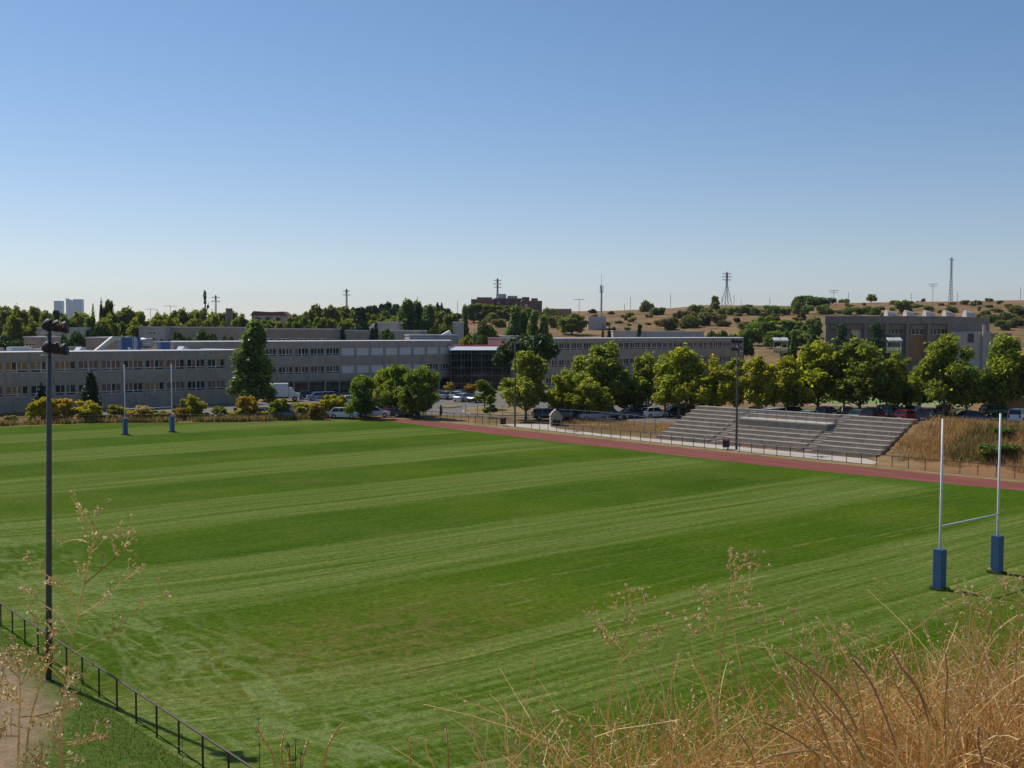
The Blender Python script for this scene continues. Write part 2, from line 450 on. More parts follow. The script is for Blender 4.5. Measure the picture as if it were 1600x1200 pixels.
def pitch_material():
    m, nt, b = newmat("mown_turf")
    co = coords(nt); sp = N(nt, 'ShaderNodeSeparateXYZ'); L(nt, co, sp.inputs[0]); u, v = sp.outputs[0], sp.outputs[1]
    # mowing bands run across the pitch, 10 m wide, wavering a little and curling round at the near touchline
    wob = noise(nt, mapping(nt, co, (0.035, 0.05, 1)), 1.0, 2)
    v2 = math_(nt, 'ADD', v, math_(nt, 'MULTIPLY', math_(nt, 'SUBTRACT', wob, 0.5), 2.2))
    cu = math_(nt, 'MAXIMUM', math_(nt, 'SUBTRACT', math_(nt, 'MULTIPLY', u, -1.0), 23.0), 0.0)
    v2 = math_(nt, 'SUBTRACT', v2, math_(nt, 'MULTIPLY', math_(nt, 'MULTIPLY', cu, cu), 0.016))
    s = math_(nt, 'SINE', math_(nt, 'MULTIPLY', math_(nt, 'SUBTRACT', v2, 7.5), 2 * pi / 20))
    edge = noise(nt, mapping(nt, co, (0.12, 2.2, 1)), 1.0, 4, 0.7)
    s = math_(nt, 'ADD', s, math_(nt, 'MULTIPLY', math_(nt, 'SUBTRACT', edge, 0.5), 0.9))
    band = ramp(nt, [(0.40, 1.0), (0.60, 0.0)])
    L(nt, math_(nt, 'MULTIPLY_ADD', s, 0.5, 0.5), band.inputs[0])
    light = band.outputs[0]
    # strips of the mower: fine lines along u, about a metre apart
    vv = N(nt, 'ShaderNodeCombineXYZ'); L(nt, math_(nt, 'MULTIPLY', u, 0.018), vv.inputs[0]); L(nt, v2, vv.inputs[1])
    ln = noise(nt, vv.outputs[0], 1.05, 3, 0.6)
    ln2 = noise(nt, vv.outputs[0], 3.1, 3, 0.6)
    lr = ramp(nt, [(0.40, 0.0), (0.58, 1.0)]); L(nt, ln, lr.inputs[0])
    lr2 = ramp(nt, [(0.43, 0.0), (0.57, 1.0)]); L(nt, ln2, lr2.inputs[0])
    lines = math_(nt, 'ADD', math_(nt, 'MULTIPLY', lr.outputs[0], 0.5), math_(nt, 'MULTIPLY', lr2.outputs[0], 0.5))
    patch = noise(nt, co, 0.055, 4, 0.6); fine = noise(nt, co, 3.2, 6, 0.75); vfine = noise(nt, co, 11.0, 5, 0.8)
    dk = ramp(nt, [(0.25, (0.034, 0.076, 0.001)), (0.5, (0.054, 0.108, 0.001)), (0.75, (0.108, 0.152, 0.004))]); L(nt, patch, dk.inputs[0])
    lt = mix(nt, lines, (0.068, 0.124, 0.005), (0.178, 0.222, 0.050))
    dkl = mix(nt, math_(nt, 'MULTIPLY', lines, 0.35), dk.outputs[0], (0.100, 0.165, 0.015))
    c = mix(nt, math_(nt, 'MULTIPLY', light, 0.85), dkl, lt)
    # pale dry streaks, mostly towards the near goal
    st = noise(nt, vv.outputs[0], 2.3, 4, 0.7)
    sr = ramp(nt, [(0.56, 0.0), (0.66, 1.0)]); L(nt, st, sr.inputs[0])
    brk = ramp(nt, [(0.45, 0.0), (0.6, 1.0)]); L(nt, noise(nt, mapping(nt, co, (0.25, 0.8, 1)), 1.0, 4, 0.7), brk.inputs[0])
    near = ramp(nt, [(0.0, 1.0), (1.0, 0.0)]); L(nt, math_(nt, 'DIVIDE', v, 34.0, clamp=True), near.inputs[0])
    sf = math_(nt, 'MULTIPLY', math_(nt, 'MULTIPLY', sr.outputs[0], brk.outputs[0]), math_(nt, 'MULTIPLY', near.outputs[0], 0.95))
    c = mix(nt, sf, c, (0.34, 0.30, 0.12))
    # worn brown patch in front of the near touchline
    dist = N(nt, 'ShaderNodeVectorMath', operation='DISTANCE'); L(nt, mapping(nt, co, (0.55, 1.0, 0)), dist.inputs[0]); dist.inputs[1].default_value = (-25.5 * 0.55, 9.8, 0)
    wr = ramp(nt, [(0.0, 1.0), (1.0, 0.0)]); L(nt, math_(nt, 'DIVIDE', dist.outputs['Value'], 6.5, clamp=True), wr.inputs[0])
    wn_ = ramp(nt, [(0.42, 0.0), (0.62, 1.0)]); L(nt, noise(nt, co, 0.9, 6, 0.75), wn_.inputs[0])
    c = mix(nt, math_(nt, 'MULTIPLY', math_(nt, 'MULTIPLY', wr.outputs[0], wn_.outputs[0]), 0.95), c, (0.20, 0.15, 0.045))
    yp = ramp(nt, [(0.47, 0.0), (0.66, 1.0)]); L(nt, noise(nt, co, 0.13, 5, 0.7), yp.inputs[0])
    c = mix(nt, math_(nt, 'MULTIPLY', yp.outputs[0], 0.42), c, (0.130, 0.150, 0.028))
    # pale turned-over clippings where the mower turns along the near rail
    hd = ramp(nt, [(0.0, 0.0), (0.55, 0.8), (1.0, 0.35)]); L(nt, math_(nt, 'DIVIDE', math_(nt, 'SUBTRACT', math_(nt, 'MULTIPLY', u, -1.0), 27.0), 9.0, clamp=True), hd.inputs[0])
    sw = N(nt, 'ShaderNodeTexNoise'); sw.inputs['Scale'].default_value = 0.5; sw.inputs['Detail'].default_value = 4; sw.inputs['Distortion'].default_value = 2.5; L(nt, mapping(nt, co, (1.6, 0.5, 1), (0, 0, 0.5)), sw.inputs['Vector'])
    swr = ramp(nt, [(0.45, 0.0), (0.6, 1.0)]); L(nt, sw.outputs['Fac'], swr.inputs[0])
    c = mix(nt, math_(nt, 'MULTIPLY', math_(nt, 'MULTIPLY', hd.outputs[0], swr.outputs[0]), 0.9), c, (0.19, 0.24, 0.075))
    # rim along the running track is cut the other way and greener
    rm = ramp(nt, [(0.0, 0.0), (1.0, 1.0)]); L(nt, math_(nt, 'DIVIDE', math_(nt, 'SUBTRACT', u, 29.5), 3.0, clamp=True), rm.inputs[0])
    c = mix(nt, math_(nt, 'MULTIPLY', rm.outputs[0], 0.75), c, (0.062, 0.130, 0.004))
    f1 = ramp(nt, [(0.30, 0.55), (0.5, 1.0), (0.72, 1.5)]); L(nt, fine, f1.inputs[0])
    f2 = ramp(nt, [(0.30, 0.5), (0.5, 1.0), (0.74, 1.6)]); L(nt, vfine, f2.inputs[0])
    c = mix(nt, 1.0, c, f1.outputs[0], 'MULTIPLY'); c = mix(nt, 1.0, c, f2.outputs[0], 'MULTIPLY')
    L(nt, c, b.inputs['Base Color']); b.inputs['Roughness'].default_value = 0.95; b.inputs['Specular IOR Level'].default_value = 0.03
    bump(nt, b, math_(nt, 'ADD', fine, vfine), 0.6, 0.05)
    return m
M['turf'] = pitch_material()
def track_material():
    m, nt, b = newmat("red_cinder_track")
    co = coords(nt)
    a = noise(nt, mapping(nt, co, (1.5, 0.12, 1)), 1.0, 4, 0.6); f = noise(nt, co, 6, 5, 0.7)
    r = ramp(nt, [(0.3, (0.20, 0.062, 0.050)), (0.55, (0.25, 0.085, 0.065)), (0.75, (0.33, 0.14, 0.105))]); L(nt, a, r.inputs[0])
    fr = ramp(nt, [(0.3, 0.85), (0.7, 1.15)]); L(nt, f, fr.inputs[0])
    L(nt, mix(nt, 1.0, r.outputs[0], fr.outputs[0], 'MULTIPLY'), b.inputs['Base Color']); b.inputs['Roughness'].default_value = 0.95
    b.inputs['Specular IOR Level'].default_value = 0.1
    return m
M['track'] = track_material()
def verge_material():
    m, nt, b = newmat("dry_verge")
    co = coords(nt)
    a = noise(nt, co, 0.45, 5, 0.7); f = noise(nt, co, 5, 5, 0.7)
    r = ramp(nt, [(0.38, (0.35, 0.235, 0.12)), (0.55, (0.26, 0.20, 0.085)), (0.66, (0.09, 0.125, 0.028))]); L(nt, a, r.inputs[0])
    fr = ramp(nt, [(0.3, 0.7), (0.7, 1.25)]); L(nt, f, fr.inputs[0])
    L(nt, mix(nt, 1.0, r.outputs[0], fr.outputs[0], 'MULTIPLY'), b.inputs['Base Color']); b.inputs['Roughness'].default_value = 0.95
    b.inputs['Specular IOR Level'].default_value = 0.1
    return m
M['verge'] = verge_material()
M['path'] = flat("pale_concrete_path", (0.52, 0.46, 0.38), 0.9, 0, 0.12, 0.8)
M['asphalt'] = flat("sunbleached_asphalt", (0.17, 0.145, 0.125), 0.92, 0, 0.18, 0.35)
M['kerb'] = flat("kerb_stone", (0.42, 0.38, 0.33), 0.9, 0, 0.1)
# turf
TRK_IN = [(35.8, 4), (35.4, 13), (34.1, 23), (33.0, 35), (32.8, 51), (32.6, 70), (33.0, 85), (33.4, 97)]
turf = [(-36.3, -30), (36.2, -30), (36.0, 4)] + TRK_IN[1:] + [(33.2, 100.5), (31.0, 103.2), (26, 104.6), (19, 105.4), (12.5, 110.0), (2, 116.5), (-8, 119.0), (-22, 124), (-36.3, 127)]
sheet("pitch", turf, M['turf'], 0.012)
TRK_OUT = [(40.3, 4), (39.8, 14), (39.1, 26), (38.4, 38), (38.4, 57), (38.2, 77), (37.9, 88), (37.2, 97)]
tr = TRK_IN + [(31.5, 104.2)] ; to = TRK_OUT + [(33.0, 104.8)]
sheet("running_track", [(36.5, -25)] + tr + to[::-1] + [(41.0, -25)], M['track'], 0.02)
# concrete path in front of the stands, and the branch past the shelter
sheet("path", [(44.9, 32.4), (43.1, 59.5), (42.9, 66), (43.3, 74), (44.8, 77.5), (46.2, 78.6), (53.0, 73.6), (53.2, 74.4), (46.6, 80.6), (44.0, 83.0), (41.0, 83.4), (40.7, 60), (40.9, 40), (41.3, 29.5), (43.2, 30.0)], M['path'], 0.025)
# near side: grassy strip and dirt track outside the rail
def nearside_material():
    m, nt, b = newmat("rough_grass_and_dirt")
    co = coords(nt); sp = N(nt, 'ShaderNodeSeparateXYZ'); L(nt, co, sp.inputs[0]); u, v = sp.outputs[0], sp.outputs[1]
    n1 = noise(nt, co, 0.5, 6, 0.7); n2 = noise(nt, co, 4.5, 6, 0.75)
    # dirt begins ~2 m outside the rail and follows it
    d = math_(nt, 'SUBTRACT', math_(nt, 'MULTIPLY', u, -1.0), math_(nt, 'ADD', 36.9, math_(nt, 'MULTIPLY', math_(nt, 'MAXIMUM', math_(nt, 'SUBTRACT', 10.0, v), 0.0), 0.5)))
    d = math_(nt, 'ADD', d, math_(nt, 'MULTIPLY', math_(nt, 'SUBTRACT', n1, 0.5), 2.2))
    dr = ramp(nt, [(0.0, 0.0), (1.0, 1.0)]); L(nt, math_(nt, 'MULTIPLY_ADD', d, 0.7, 0.2, True), dr.inputs[0])
    g = ramp(nt, [(0.3, (0.040, 0.085, 0.008)), (0.55, (0.085, 0.14, 0.016)), (0.72, (0.19, 0.20, 0.055))]); L(nt, n2, g.inputs[0])
    s = ramp(nt, [(0.3, (0.27, 0.18, 0.105)), (0.7, (0.36, 0.255, 0.155))]); L(nt, n2, s.inputs[0])
    n3 = noise(nt, co, 1.6, 6, 0.75); n4 = noise(nt, co, 14.0, 4, 0.7)
    m3 = ramp(nt, [(0.35, 0.72), (0.65, 1.15)]); L(nt, n3, m3.inputs[0]); m4 = ramp(nt, [(0.3, 0.75), (0.7, 1.25)]); L(nt, n4, m4.inputs[0])
    sc_ = mix(nt, 1.0, mix(nt, 1.0, s.outputs[0], m3.outputs[0], 'MULTIPLY'), m4.outputs[0], 'MULTIPLY')
    tuft = ramp(nt, [(0.58, 0.0), (0.66, 1.0)]); L(nt, noise(nt, mapping(nt, co, (1, 1, 1), (0, 0, 0), (7, 3, 0)), 1.1, 6, 0.75), tuft.inputs[0])
    sc_ = mix(nt, math_(nt, 'MULTIPLY', tuft.outputs[0], 0.7), sc_, (0.12, 0.13, 0.035))
    c = mix(nt, dr.outputs[0], g.outputs[0], sc_)
    dp = ramp(nt, [(0.56, 0.0), (0.68, 1.0)]); L(nt, noise(nt, mapping(nt, co, (1.2, 0.9, 1)), 0.8, 6, 0.75), dp.inputs[0])
    c = mix(nt, math_(nt, 'MULTIPLY', dp.outputs[0], 0.7), c, (0.27, 0.22, 0.12))
    L(nt, c, b.inputs['Base Color']); b.inputs['Roughness'].default_value = 0.95; b.inputs['Specular IOR Level'].default_value = 0.1
    bump(nt, b, n2, 0.6, 0.06)
    return m
sheet("rough_verge", [(-60, -12), (-36.2, -12), (-36.2, 125), (-60, 125)], nearside_material(), 0.008)
sheet("dry_verge", [(40.95, -2), (40.6, 60), (40.4, 84), (39.5, 100), (36, 106.5), (33.3, 105.2), (37.5, 97), (38.1, 88), (38.5, 57), (39.3, 26), (40.2, 10), (40.5, -2)], M['verge'], 0.015)
# roads and car parks (draped where the ground rises to the right)
sheet("car_park", ([(62.5, 12), (62, 30), (61.5, 45), (58, 60), (54.4, 75), (53.6, 90), (54, 100)], [(94, 12), (92, 30), (88, 45), (84, 60), (80, 75), (74, 90), (72, 100)]), M['asphalt'], 0.05, 1.0, True)
sheet("access_road", [(45.5, 99), (49.0, 94.5), (54.0, 87.5), (62, 86), (90, 96), (110, 112), (104, 132), (84, 150), (66, 165), (52, 168), (46, 150), (43, 130), (42.5, 110)], M['asphalt'], 0.03)
sheet("near_car_park", [(14, 116), (30, 109), (42, 108), (43, 135), (20, 165), (2, 172), (2, 135)], M['asphalt'], 0.02)
def island(pts, name="kerbed_island"):
    mb = MB(); mb.prism(pts, 0.0, 0.16); o = mb.build(name, M['kerb']); o.location = (A0[0], A0[1], 0); o.rotation_euler = (0, 0, TH); struct(o)
    cx = sum(p[0] for p in pts) / len(pts); cy = sum(p[1] for p in pts) / len(pts)
    q = [(cx + (p[0] - cx) * 0.955, cy + (p[1] - cy) * 0.955) for p in pts]
    mb = MB(); mb.prism(q, 0.1, 0.19); o = mb.build("dry_grass_bed", M['verge']); o.location = (A0[0], A0[1], 0); o.rotation_euler = (0, 0, TH); struct(o)
def gpt(px, py, z=0.0):
    d = ray(px, py); t = (z - EYE) / d[2]; return to_uv(d[0] * t, d[1] * t)
island([gpt(*p) for p in ((722, 645), (735, 647.5), (780, 650), (830, 650), (856, 648), (846, 641), (810, 637), (760, 636), (735, 639), (723, 642))])
island([gpt(*p) for p in ((684, 638), (700, 638.2), (720, 636.5), (722, 635), (700, 634), (688, 635.5))])
M['lawn'] = flat("mown_lawn", (0.085, 0.115, 0.018), 0.9, 0, 0.2, 0.3)
M['palefield'] = flat("pale_sports_turf", (0.22, 0.28, 0.08), 0.9, 0, 0.1, 0.1)
M['pinktrack'] = flat("pink_paved_track", (0.36, 0.20, 0.14), 0.9, 0, 0.1, 0.2)
sheet("lawn", ([(94.5, 12), (92.5, 30), (88.5, 45), (84.5, 60), (80.5, 75)], [(112, 12), (112, 30), (111, 45), (108, 60), (104, 75)]), M['lawn'], 0.05, 1.0, True)
sheet("far_track", ([(112, 12), (112, 30), (111, 45), (108, 60), (104, 75), (100, 88)], [(118, 12), (118, 30), (117, 45), (114, 60), (110, 75), (106, 88)]), M['pinktrack'], 0.07, 1.0, True)
sheet("far_sports_field", ([(118, 12), (118, 30), (117, 45), (114, 60), (110, 75), (106, 88)], [(150, 12), (150, 30), (150, 45), (150, 60), (150, 75), (150, 90)]), M['palefield'], 0.05, 1.5, True)
# ------------------------------------------------------------------ rugby goals
def goal(u, v, label):
    x, y = uvw(u, v)
    t = thing('rugby_goal', label, 'rugby goal', (x, y, 0), TH, 'rugby goals')
    for du in (0.0, 5.6):
        mb = MB(); mb.tube([(du, 0, 0), (du, 0, 3.0), (du, 0, 8.1)], [0.062, 0.058, 0.052], 12)
        mb.build('upright', M['white'], t, True)
        mb = MB(); s = 0.235
        mb.prism([(du - s, -s + .03), (du - s + .03, -s), (du + s - .03, -s), (du + s, -s + .03), (du + s, s - .03), (du + s - .03, s), (du - s + .03, s), (du - s, s - .03)], 0.02, 1.92)
        p = mb.build('post_pad', M['padblue'], t)
    mb = MB(); mb.tube([(0.05, 0, 3.0), (5.55, 0, 3.0)], 0.045, 10); mb.build('crossbar', M['white'], t, True)
    return t
goal(0.0, 0.0, "white goal with blue padded feet, the near one at the right of the pitch")
goal(-1.2, 99.23, "white goal with blue padded feet, the far one before the concrete building on the left")

# ------------------------------------------------------------------ railings: post and rail
def railing(pts, label, spacing=1.6, h=1.02, group='brown railings round the pitch', r=0.032, name='railing', rails=(1.0,), mat=None, pr=0.024):
    mat = mat or M['rail']
    x0, y0 = uvw(*pts[0]); t = thing(name, label, 'railing', (x0, y0, T(x0, y0)), 0, group)
    W = [Vector((*uvw(*p), 0)) for p in pts]
    for w_ in W: w_.z = T(w_.x, w_.y)
    base = Vector((x0, y0, T(x0, y0)))
    for k in rails:
        mb = MB(); mb.tube([w_ - base + Vector((0, 0, h * k)) for w_ in W], r, 6); mb.build('rail', mat, t)
    seg = 0; d = 0.0; first = None
    for a, b in zip(W, W[1:]):
        ln = (b - a).length; s = d
        while s < ln:
            q = a.lerp(b, s / ln); q.z = T(q.x, q.y)
            if first is None:
                mb = MB(); mb.box(-pr, pr, -pr, pr, -0.15, h - 0.01); first = mb.build('post', mat, t); o = first
            else:
                o = first.copy(); COL.objects.link(o); o.parent = t
            o.location = q - base; o.rotation_euler = (0, 0, TH)
            s += spacing
        d = s - ln
    return t
railing([(-36.15, 20.9 + 1.6 * 12), (-36.15, -3.0)], "brown railing along the near touchline, passing the tall dark lamp pole", 1.6, 1.0)
railing([(42.6, 6), (42.0, 17.2), (40.9, 27), (40.35, 40), (40.4, 58), (40.3, 76.8)], "brown railing between the red track and the concrete stands", 1.52)
railing([(40.3, 81.2), (40.6, 88), (40.4, 95), (39.0, 101.5), (37.6, 104.8)], "brown railing at the track bend under the round trees", 1.52)
railing([(37.0, 105.3), (28, 105.9), (20, 106.3), (12.6, 111.0), (2, 117.6), (-10, 120.2), (-24, 125)], "low railing behind the far goal in front of the shrubs", 2.1, 1.0)
railing([(47.0, 61.5), (48.3, 66), (49.5, 74), (48.2, 83), (47.0, 92), (46.2, 99)], "grey wire fence between the dry grass and the car park", 2.4, 1.9, None, 0.02, 'wire_fence', (1.0, 0.5, 0.03), M['steel'])

# ------------------------------------------------------------------ floodlight masts
def flood_head(t, x, y, z, rz, s=1.0, mat='black', tilt=0.9, strip=False):
    """round bowl floodlight; its lens looks along the local +z axis before tilting"""
    prof = [(-0.16, 0.07), (-0.13, 0.13), (0.0, 0.24), (0.16, 0.31), (0.34, 0.34)]
    mb = MB(); mb.tube([(0, 0, a * s) for a, r in prof], [r * s for a, r in prof], 16)
    o = mb.build('floodlight', M[mat], t, False)
    o.location = (x, y, z); o.rotation_euler = (0, tilt, rz)
    mb = MB(); mb.tube([(0, 0, 0.342 * s), (0, 0, 0.352 * s)], 0.27 * s, 16); mb.build('lens', M['black'], o)
    if not strip: return o
    mb = MB()
    n = 3
    for i in range(n):
        a0 = -2.0 + i * 0.16; a1 = a0 + 0.16
        q = [(r * s * cos(a), r * s * sin(a), h * s) for a in (a0, a1) for r, h in ((0.325, 0.20), (0.345, 0.30))]
        mb.quad(q[0], q[2], q[3], q[1])
    mb.build('orange_glint', M['orange'], o)  # orange glint on the lamp's edge, put on as coloured faces
    return o
def mast(x, y, h, label, heads, r0=0.11, r1=0.07, mat='darkpole', rz=TH, grp='floodlight masts'):
    t = thing('floodlight_mast', label, 'floodlight', (x, y, T(x, y)), rz, grp)
    mb = MB(); mb.tube([(0, 0, -0.1), (0, 0, h * 0.3), (0, 0, h * 0.7), (0, 0, h)], [r0, r0 * .95, (r0 + r1) / 2, r1], 10); mb.build('pole', M[mat], t, True)
    mb = MB(); mb.box(-0.16, 0.16, -0.16, 0.16, 0, 0.03); mb.build('base_plate', M[mat], t)
    heads(t, h)
    return t
def near_heads(t, h):
    for k, (z, n) in enumerate(((h - 0.12, 3), (h - 0.88, 3))):
        mb = MB(); mb.box(-0.26, 0.14, -0.05, 0.05, z - 0.05, z + 0.01); mb.build('crossarm', M['silver'], t)
        for i in range(n):
            o = flood_head(t, -0.14 + i * 0.22, 0.02 - 0.14 * i, z + 0.2 - 0.02 * i, 0.1 - 0.35 * i, 0.64, 'black', 1.15 + 0.12 * i, k == 0 and i > 0)
_m = mast(-16.07, 38.11, 12.2, "tall dark pole with black lamps on top at the left of the pitch", near_heads, 0.105, 0.072)
_m.rotation_euler = (0.0, 0.018, TH)
def far_heads(t, h):
    for k, z in enumerate((h - 0.1, h - 0.9)):
        mb = MB(); mb.box(-0.85, 0.85, -0.04, 0.04, z - 0.04, z + 0.04); mb.build('crossarm', M['steel'], t)
        for i in (-0.6, 0.0, 0.6):
            flood_head(t, i, 0.05, z + 0.22, pi / 2 + 0.5 * i, 0.62, 'black', 0.7)
        if k: flood_head(t, 0.3, -0.2, z + 0.1, -pi / 2, 0.55, 'silver', 0.7)
x, y = uvw(41.1, 79.9)
mast(x, y, 11.5, "dark lamp pole beside the litter bin, before the broad umbrella pine", far_heads, 0.115, 0.075)
x, y = uvw(41.5, 45.2)
mast(x, y, 10.9, "dark lamp pole standing in front of the concrete stands", far_heads, 0.12, 0.08)
def white_heads(t, h):
    for i in (-0.75, 0.75):
        for k in (0, 1):
            mb = MB(); mb.box(-0.62, 0.62, -0.12, 0.12, -0.5, 0.5)
            o = mb.build('floodlight', M['silver'] if not k else M['white'], t); o.location = (i * 1.0, 0, h + 0.1 + k * 2.0); o.rotation_euler = (-1.05 if k else 0.4, 0, 0)
    mb = MB(); mb.box(-1.5, 1.5, -0.08, 0.08, h - 0.3, h - 0.15); mb.box(-1.5, 1.5, -0.08, 0.08, h + 1.5, h + 1.65); mb.box(-1.4, -1.25, -.1, .1, h - .3, h + 1.6); mb.box(1.25, 1.4, -.1, .1, h - .3, h + 1.6); mb.build('lamp_frame', M['steel'], t)
for px, lab in ((1219.5, "white sports lamp rack above the trees, left of the hall"), (1397, "white sports lamp rack above the trees, in front of the hall")):
    p = P3(px, 548, 205); zt = p.z - T(p.x, 205)
    mast(p.x, 205, zt, lab, white_heads, 0.16, 0.12, 'steel', 0.15, 'white lamp racks of the far sports ground')

# ------------------------------------------------------------------ concrete stands: nine steps, two stairways, a platform
def stands():
    f0, f1 = (44.0, 58.6), (45.7, 31.8)
    ox, oy = uvw(*f0)
    ax, ay = uvw(*f1)
    ln = math.hypot(ax - ox, ay - oy); ang = atan2(ay - oy, ax - ox)
    t = thing('concrete_stand', "stepped concrete spectator stand with a railed platform in its middle", 'stands', (ox, oy, 0), ang)
    # local x runs along the front towards the right, local +y towards the field is minus; steps climb in +y (away)
    d, rs, n = 0.90, 0.373, 9
    s1, s2 = 7.2, 18.7                                      # stairways
    def step(mb, x0, x1, i, y1=None):
        y0 = i * d; z1 = (i + 1) * rs
        yy = y1 if y1 is not None else y0 + d
        mb.box(x0, x1, y0, yy, -0.25, z1 - 0.07)
        mb.box(x0, x1, y0 - 0.006, yy - 0.008, z1 - 0.067, z1)
    def section(name, x0, x1, rows):
        mb = MB()
        for i in rows:
            xx = x0
            while xx < x1 - 0.3:
                xe = min(x1, xx + 3.05)
                step(mb, xx + 0.008, xe - 0.008, i); xx = xe
        return mb.build(name, M['stand'], t)
    # local +y must point away from the field: mirror by building with rotation
    section('seating_block', 0, s1, range(n))
    section('seating_block', s1 + 1.25, s2, list(range(5)))
    section('seating_block', s2 + 1.25, ln, range(n))
    for s in (s1, s2):
        mb = MB()
        for i in range(n):
            if s1 <= s <= s2 and i > 7: pass
            mb.box(s + 0.02, s + 1.23, i * d + 0.0, i * d + d / 2 - 0.003, -0.25, i * rs + rs / 2)
            mb.box(s + 0.02, s + 1.23, i * d + d / 2, i * d + d - 0.003, -0.25, (i + 1) * rs)
        mb.build('stairs', M['stand'], t)
    zp = 7 * rs
    mb = MB(); mb.box(s1 + 1.0, s2 + 0.35, 5 * d - 0.35, 7 * d - 0.01, -0.2, zp - 0.14); mb.build('platform_wall', M['conc_dark'], t)
    mb = MB(); mb.box(s1 + 0.95, s2 + 0.42, 5 * d - 0.42, 7 * d - 0.01, zp - 0.137, zp); mb.build('platform_floor', M['path'], t)
    section('seating_block', s1 + 1.25, s2, (7, 8))
    mb = MB(); mb.box(0, ln, n * d + 0.03, n * d + 0.25, -0.2, n * rs + 0.0); mb.build('back_wall', M['stand'], t)
    mb = MB()
    for x0, x1, yy in ((s1 + 1.05, s2 + 0.3, 5 * d - 0.3),):
        for z in (0.5, 1.0): mb.tube([(x0, yy, zp + z), (x1, yy, zp + z)], 0.022, 6)
        k = 9
        for i in range(k + 1):
            xx = x0 + (x1 - x0) * i / k; mb.tube([(xx, yy, zp), (xx, yy, zp + 1.0)], 0.022, 6)
        for xx in (x0, x1):
            for z in (0.5, 1.0): mb.tube([(xx, yy, zp + z), (xx, yy + 2.0, zp + z)], 0.022, 6)
            mb.tube([(xx, yy + 2.0, zp), (xx, yy + 2.0, zp + 1.0)], 0.022, 6)
    mb.build('guard_rail', M['steel'], t)
    return t
stands()
# ------------------------------------------------------------------ bins and the small shelter
def bin_(u, v, label):
    x, y = uvw(u, v); t = thing('litter_bin', label, 'litter bin', (x, y, T(x, y)), TH, 'litter bins on two posts')
    mb = MB(); mb.prism([(-.27, -.25), (.27, -.25), (.31, -.2), (.31, .2), (.27, .25), (-.27, .25), (-.31, .2), (-.31, -.2)], 0.22, 1.0); mb.build('bin_body', M['black'], t)
    mb = MB(); mb.box(-.33, .33, -.28, .28, 1.003, 1.06); mb.build('bin_rim', M['red'], t)
    for s in (-1, 1): mb = MB(); mb.box(s * .33, s * .37, -.03, .03, 0, 1.15); mb.build('leg', M['rail'], t)
    return t
bin_(40.9, 82.0, "dark litter bin beside the lamp pole and the umbrella pine side of the track")
bin_(41.2, 46.3, "dark litter bin with red rim in front of the stands")
def shelter():
    x, y = uvw(44.5, 74.6)
    d = ray(868, 664.5); tt = -EYE / d[2]; x, y = d[0] * tt, d[1] * tt
    t = thing('stone_kiosk', "small grey stone kiosk with a pointed top beside the concrete path", 'kiosk', (x, y, 0), 0.1)
    mb = MB(); mb.side([(-.72, 0), (.72, 0), (.72, 1.25), (.42, 1.62), (0.0, 1.98), (-.42, 1.62), (-.72, 1.25)], -0.6, 0.6); mb.build('kiosk_body', M['conc'], t)
    mb = MB()
    for a, b in (((-.78, 1.22), (-.45, 1.64)), ((-.45, 1.64), (0, 2.03)), ((0, 2.03), (.45, 1.64)), ((.45, 1.64), (.78, 1.22))):
        mb.side([a, b, (b[0], b[1] + .07), (a[0], a[1] + .07)], -0.66, 0.66)
    mb.build('roof', M['conc'], t)
    mb = MB(); mb.box(-.45, -.04, -.70, -.605, 0.05, 0.78); mb.box(.04, .5, -.68, -.605, 0.05, 0.7); mb.build('hatch', M['black'], t)
    mb = MB(); mb.box(-.47, -.02, -.73, -.61, 0.783, 0.84); mb.build('hatch_lip', M['red'], t)
shelter()
# ------------------------------------------------------------------ concrete faculty buildings
def window(parent, x0, x1, z0, z1, y, kinds, low=0.25, fr='frame'):
    """four lights over a low transom strip; frame is a part, panes its sub-part"""
    mb = MB(); w_ = x1 - x0; t = 0.05
    mb.box(x0, x1, y - 0.06, y + 0.02, z0, z0 + 0.07); mb.box(x0, x1, y - 0.04, y + 0.02, z1 - 0.05, z1)
    mb.box(x0, x0 + t, y - 0.04, y + 0.02, z0 + .07, z1 - .05); mb.box(x1 - t, x1, y - 0.04, y + 0.02, z0 + .07, z1 - .05)
    zt = z0 + (z1 - z0) * low
    xm = (x0 + x1) / 2
    mb.box(xm - 0.07, xm + 0.07, y - 0.045, y + 0.02, z0 + .07, z1 - .05)
    mb.box(x0 + t, xm - .07, y - 0.04, y + 0.02, zt - 0.05, zt + 0.05); mb.box(xm + .07, x1 - t, y - 0.04, y + 0.02, zt - 0.05, zt + 0.05)
    for q in (x0 + w_ * .26, x1 - w_ * .26): mb.box(q - 0.04, q + 0.04, y - 0.038, y + 0.02, zt + .05, z1 - .05)
    f = mb.build('window', M[fr], parent)
    mb = MB()
    cols = [x0, x0 + w_ * .26, xm, x1 - w_ * .26, x1]
    for i in range(4):
        mb.mi = kinds[i]; a, b = cols[i], cols[i + 1]
        mb.quad((a, y + 0.012, zt), (b, y + 0.012, zt), (b, y + 0.012, z1), (a, y + 0.012, z1))
    for i in (0, 2):
        mb.mi = kinds[4 + i // 2]; a, b = cols[i], cols[i + 2]
        mb.quad((a, y + 0.012, z0), (b, y + 0.012, z0), (b, y + 0.012, zt), (a, y + 0.012, zt))
    mb.build('pane', [M['glass'], M['blind_t'], M['blind_p'], M['blue']], f)
    return f
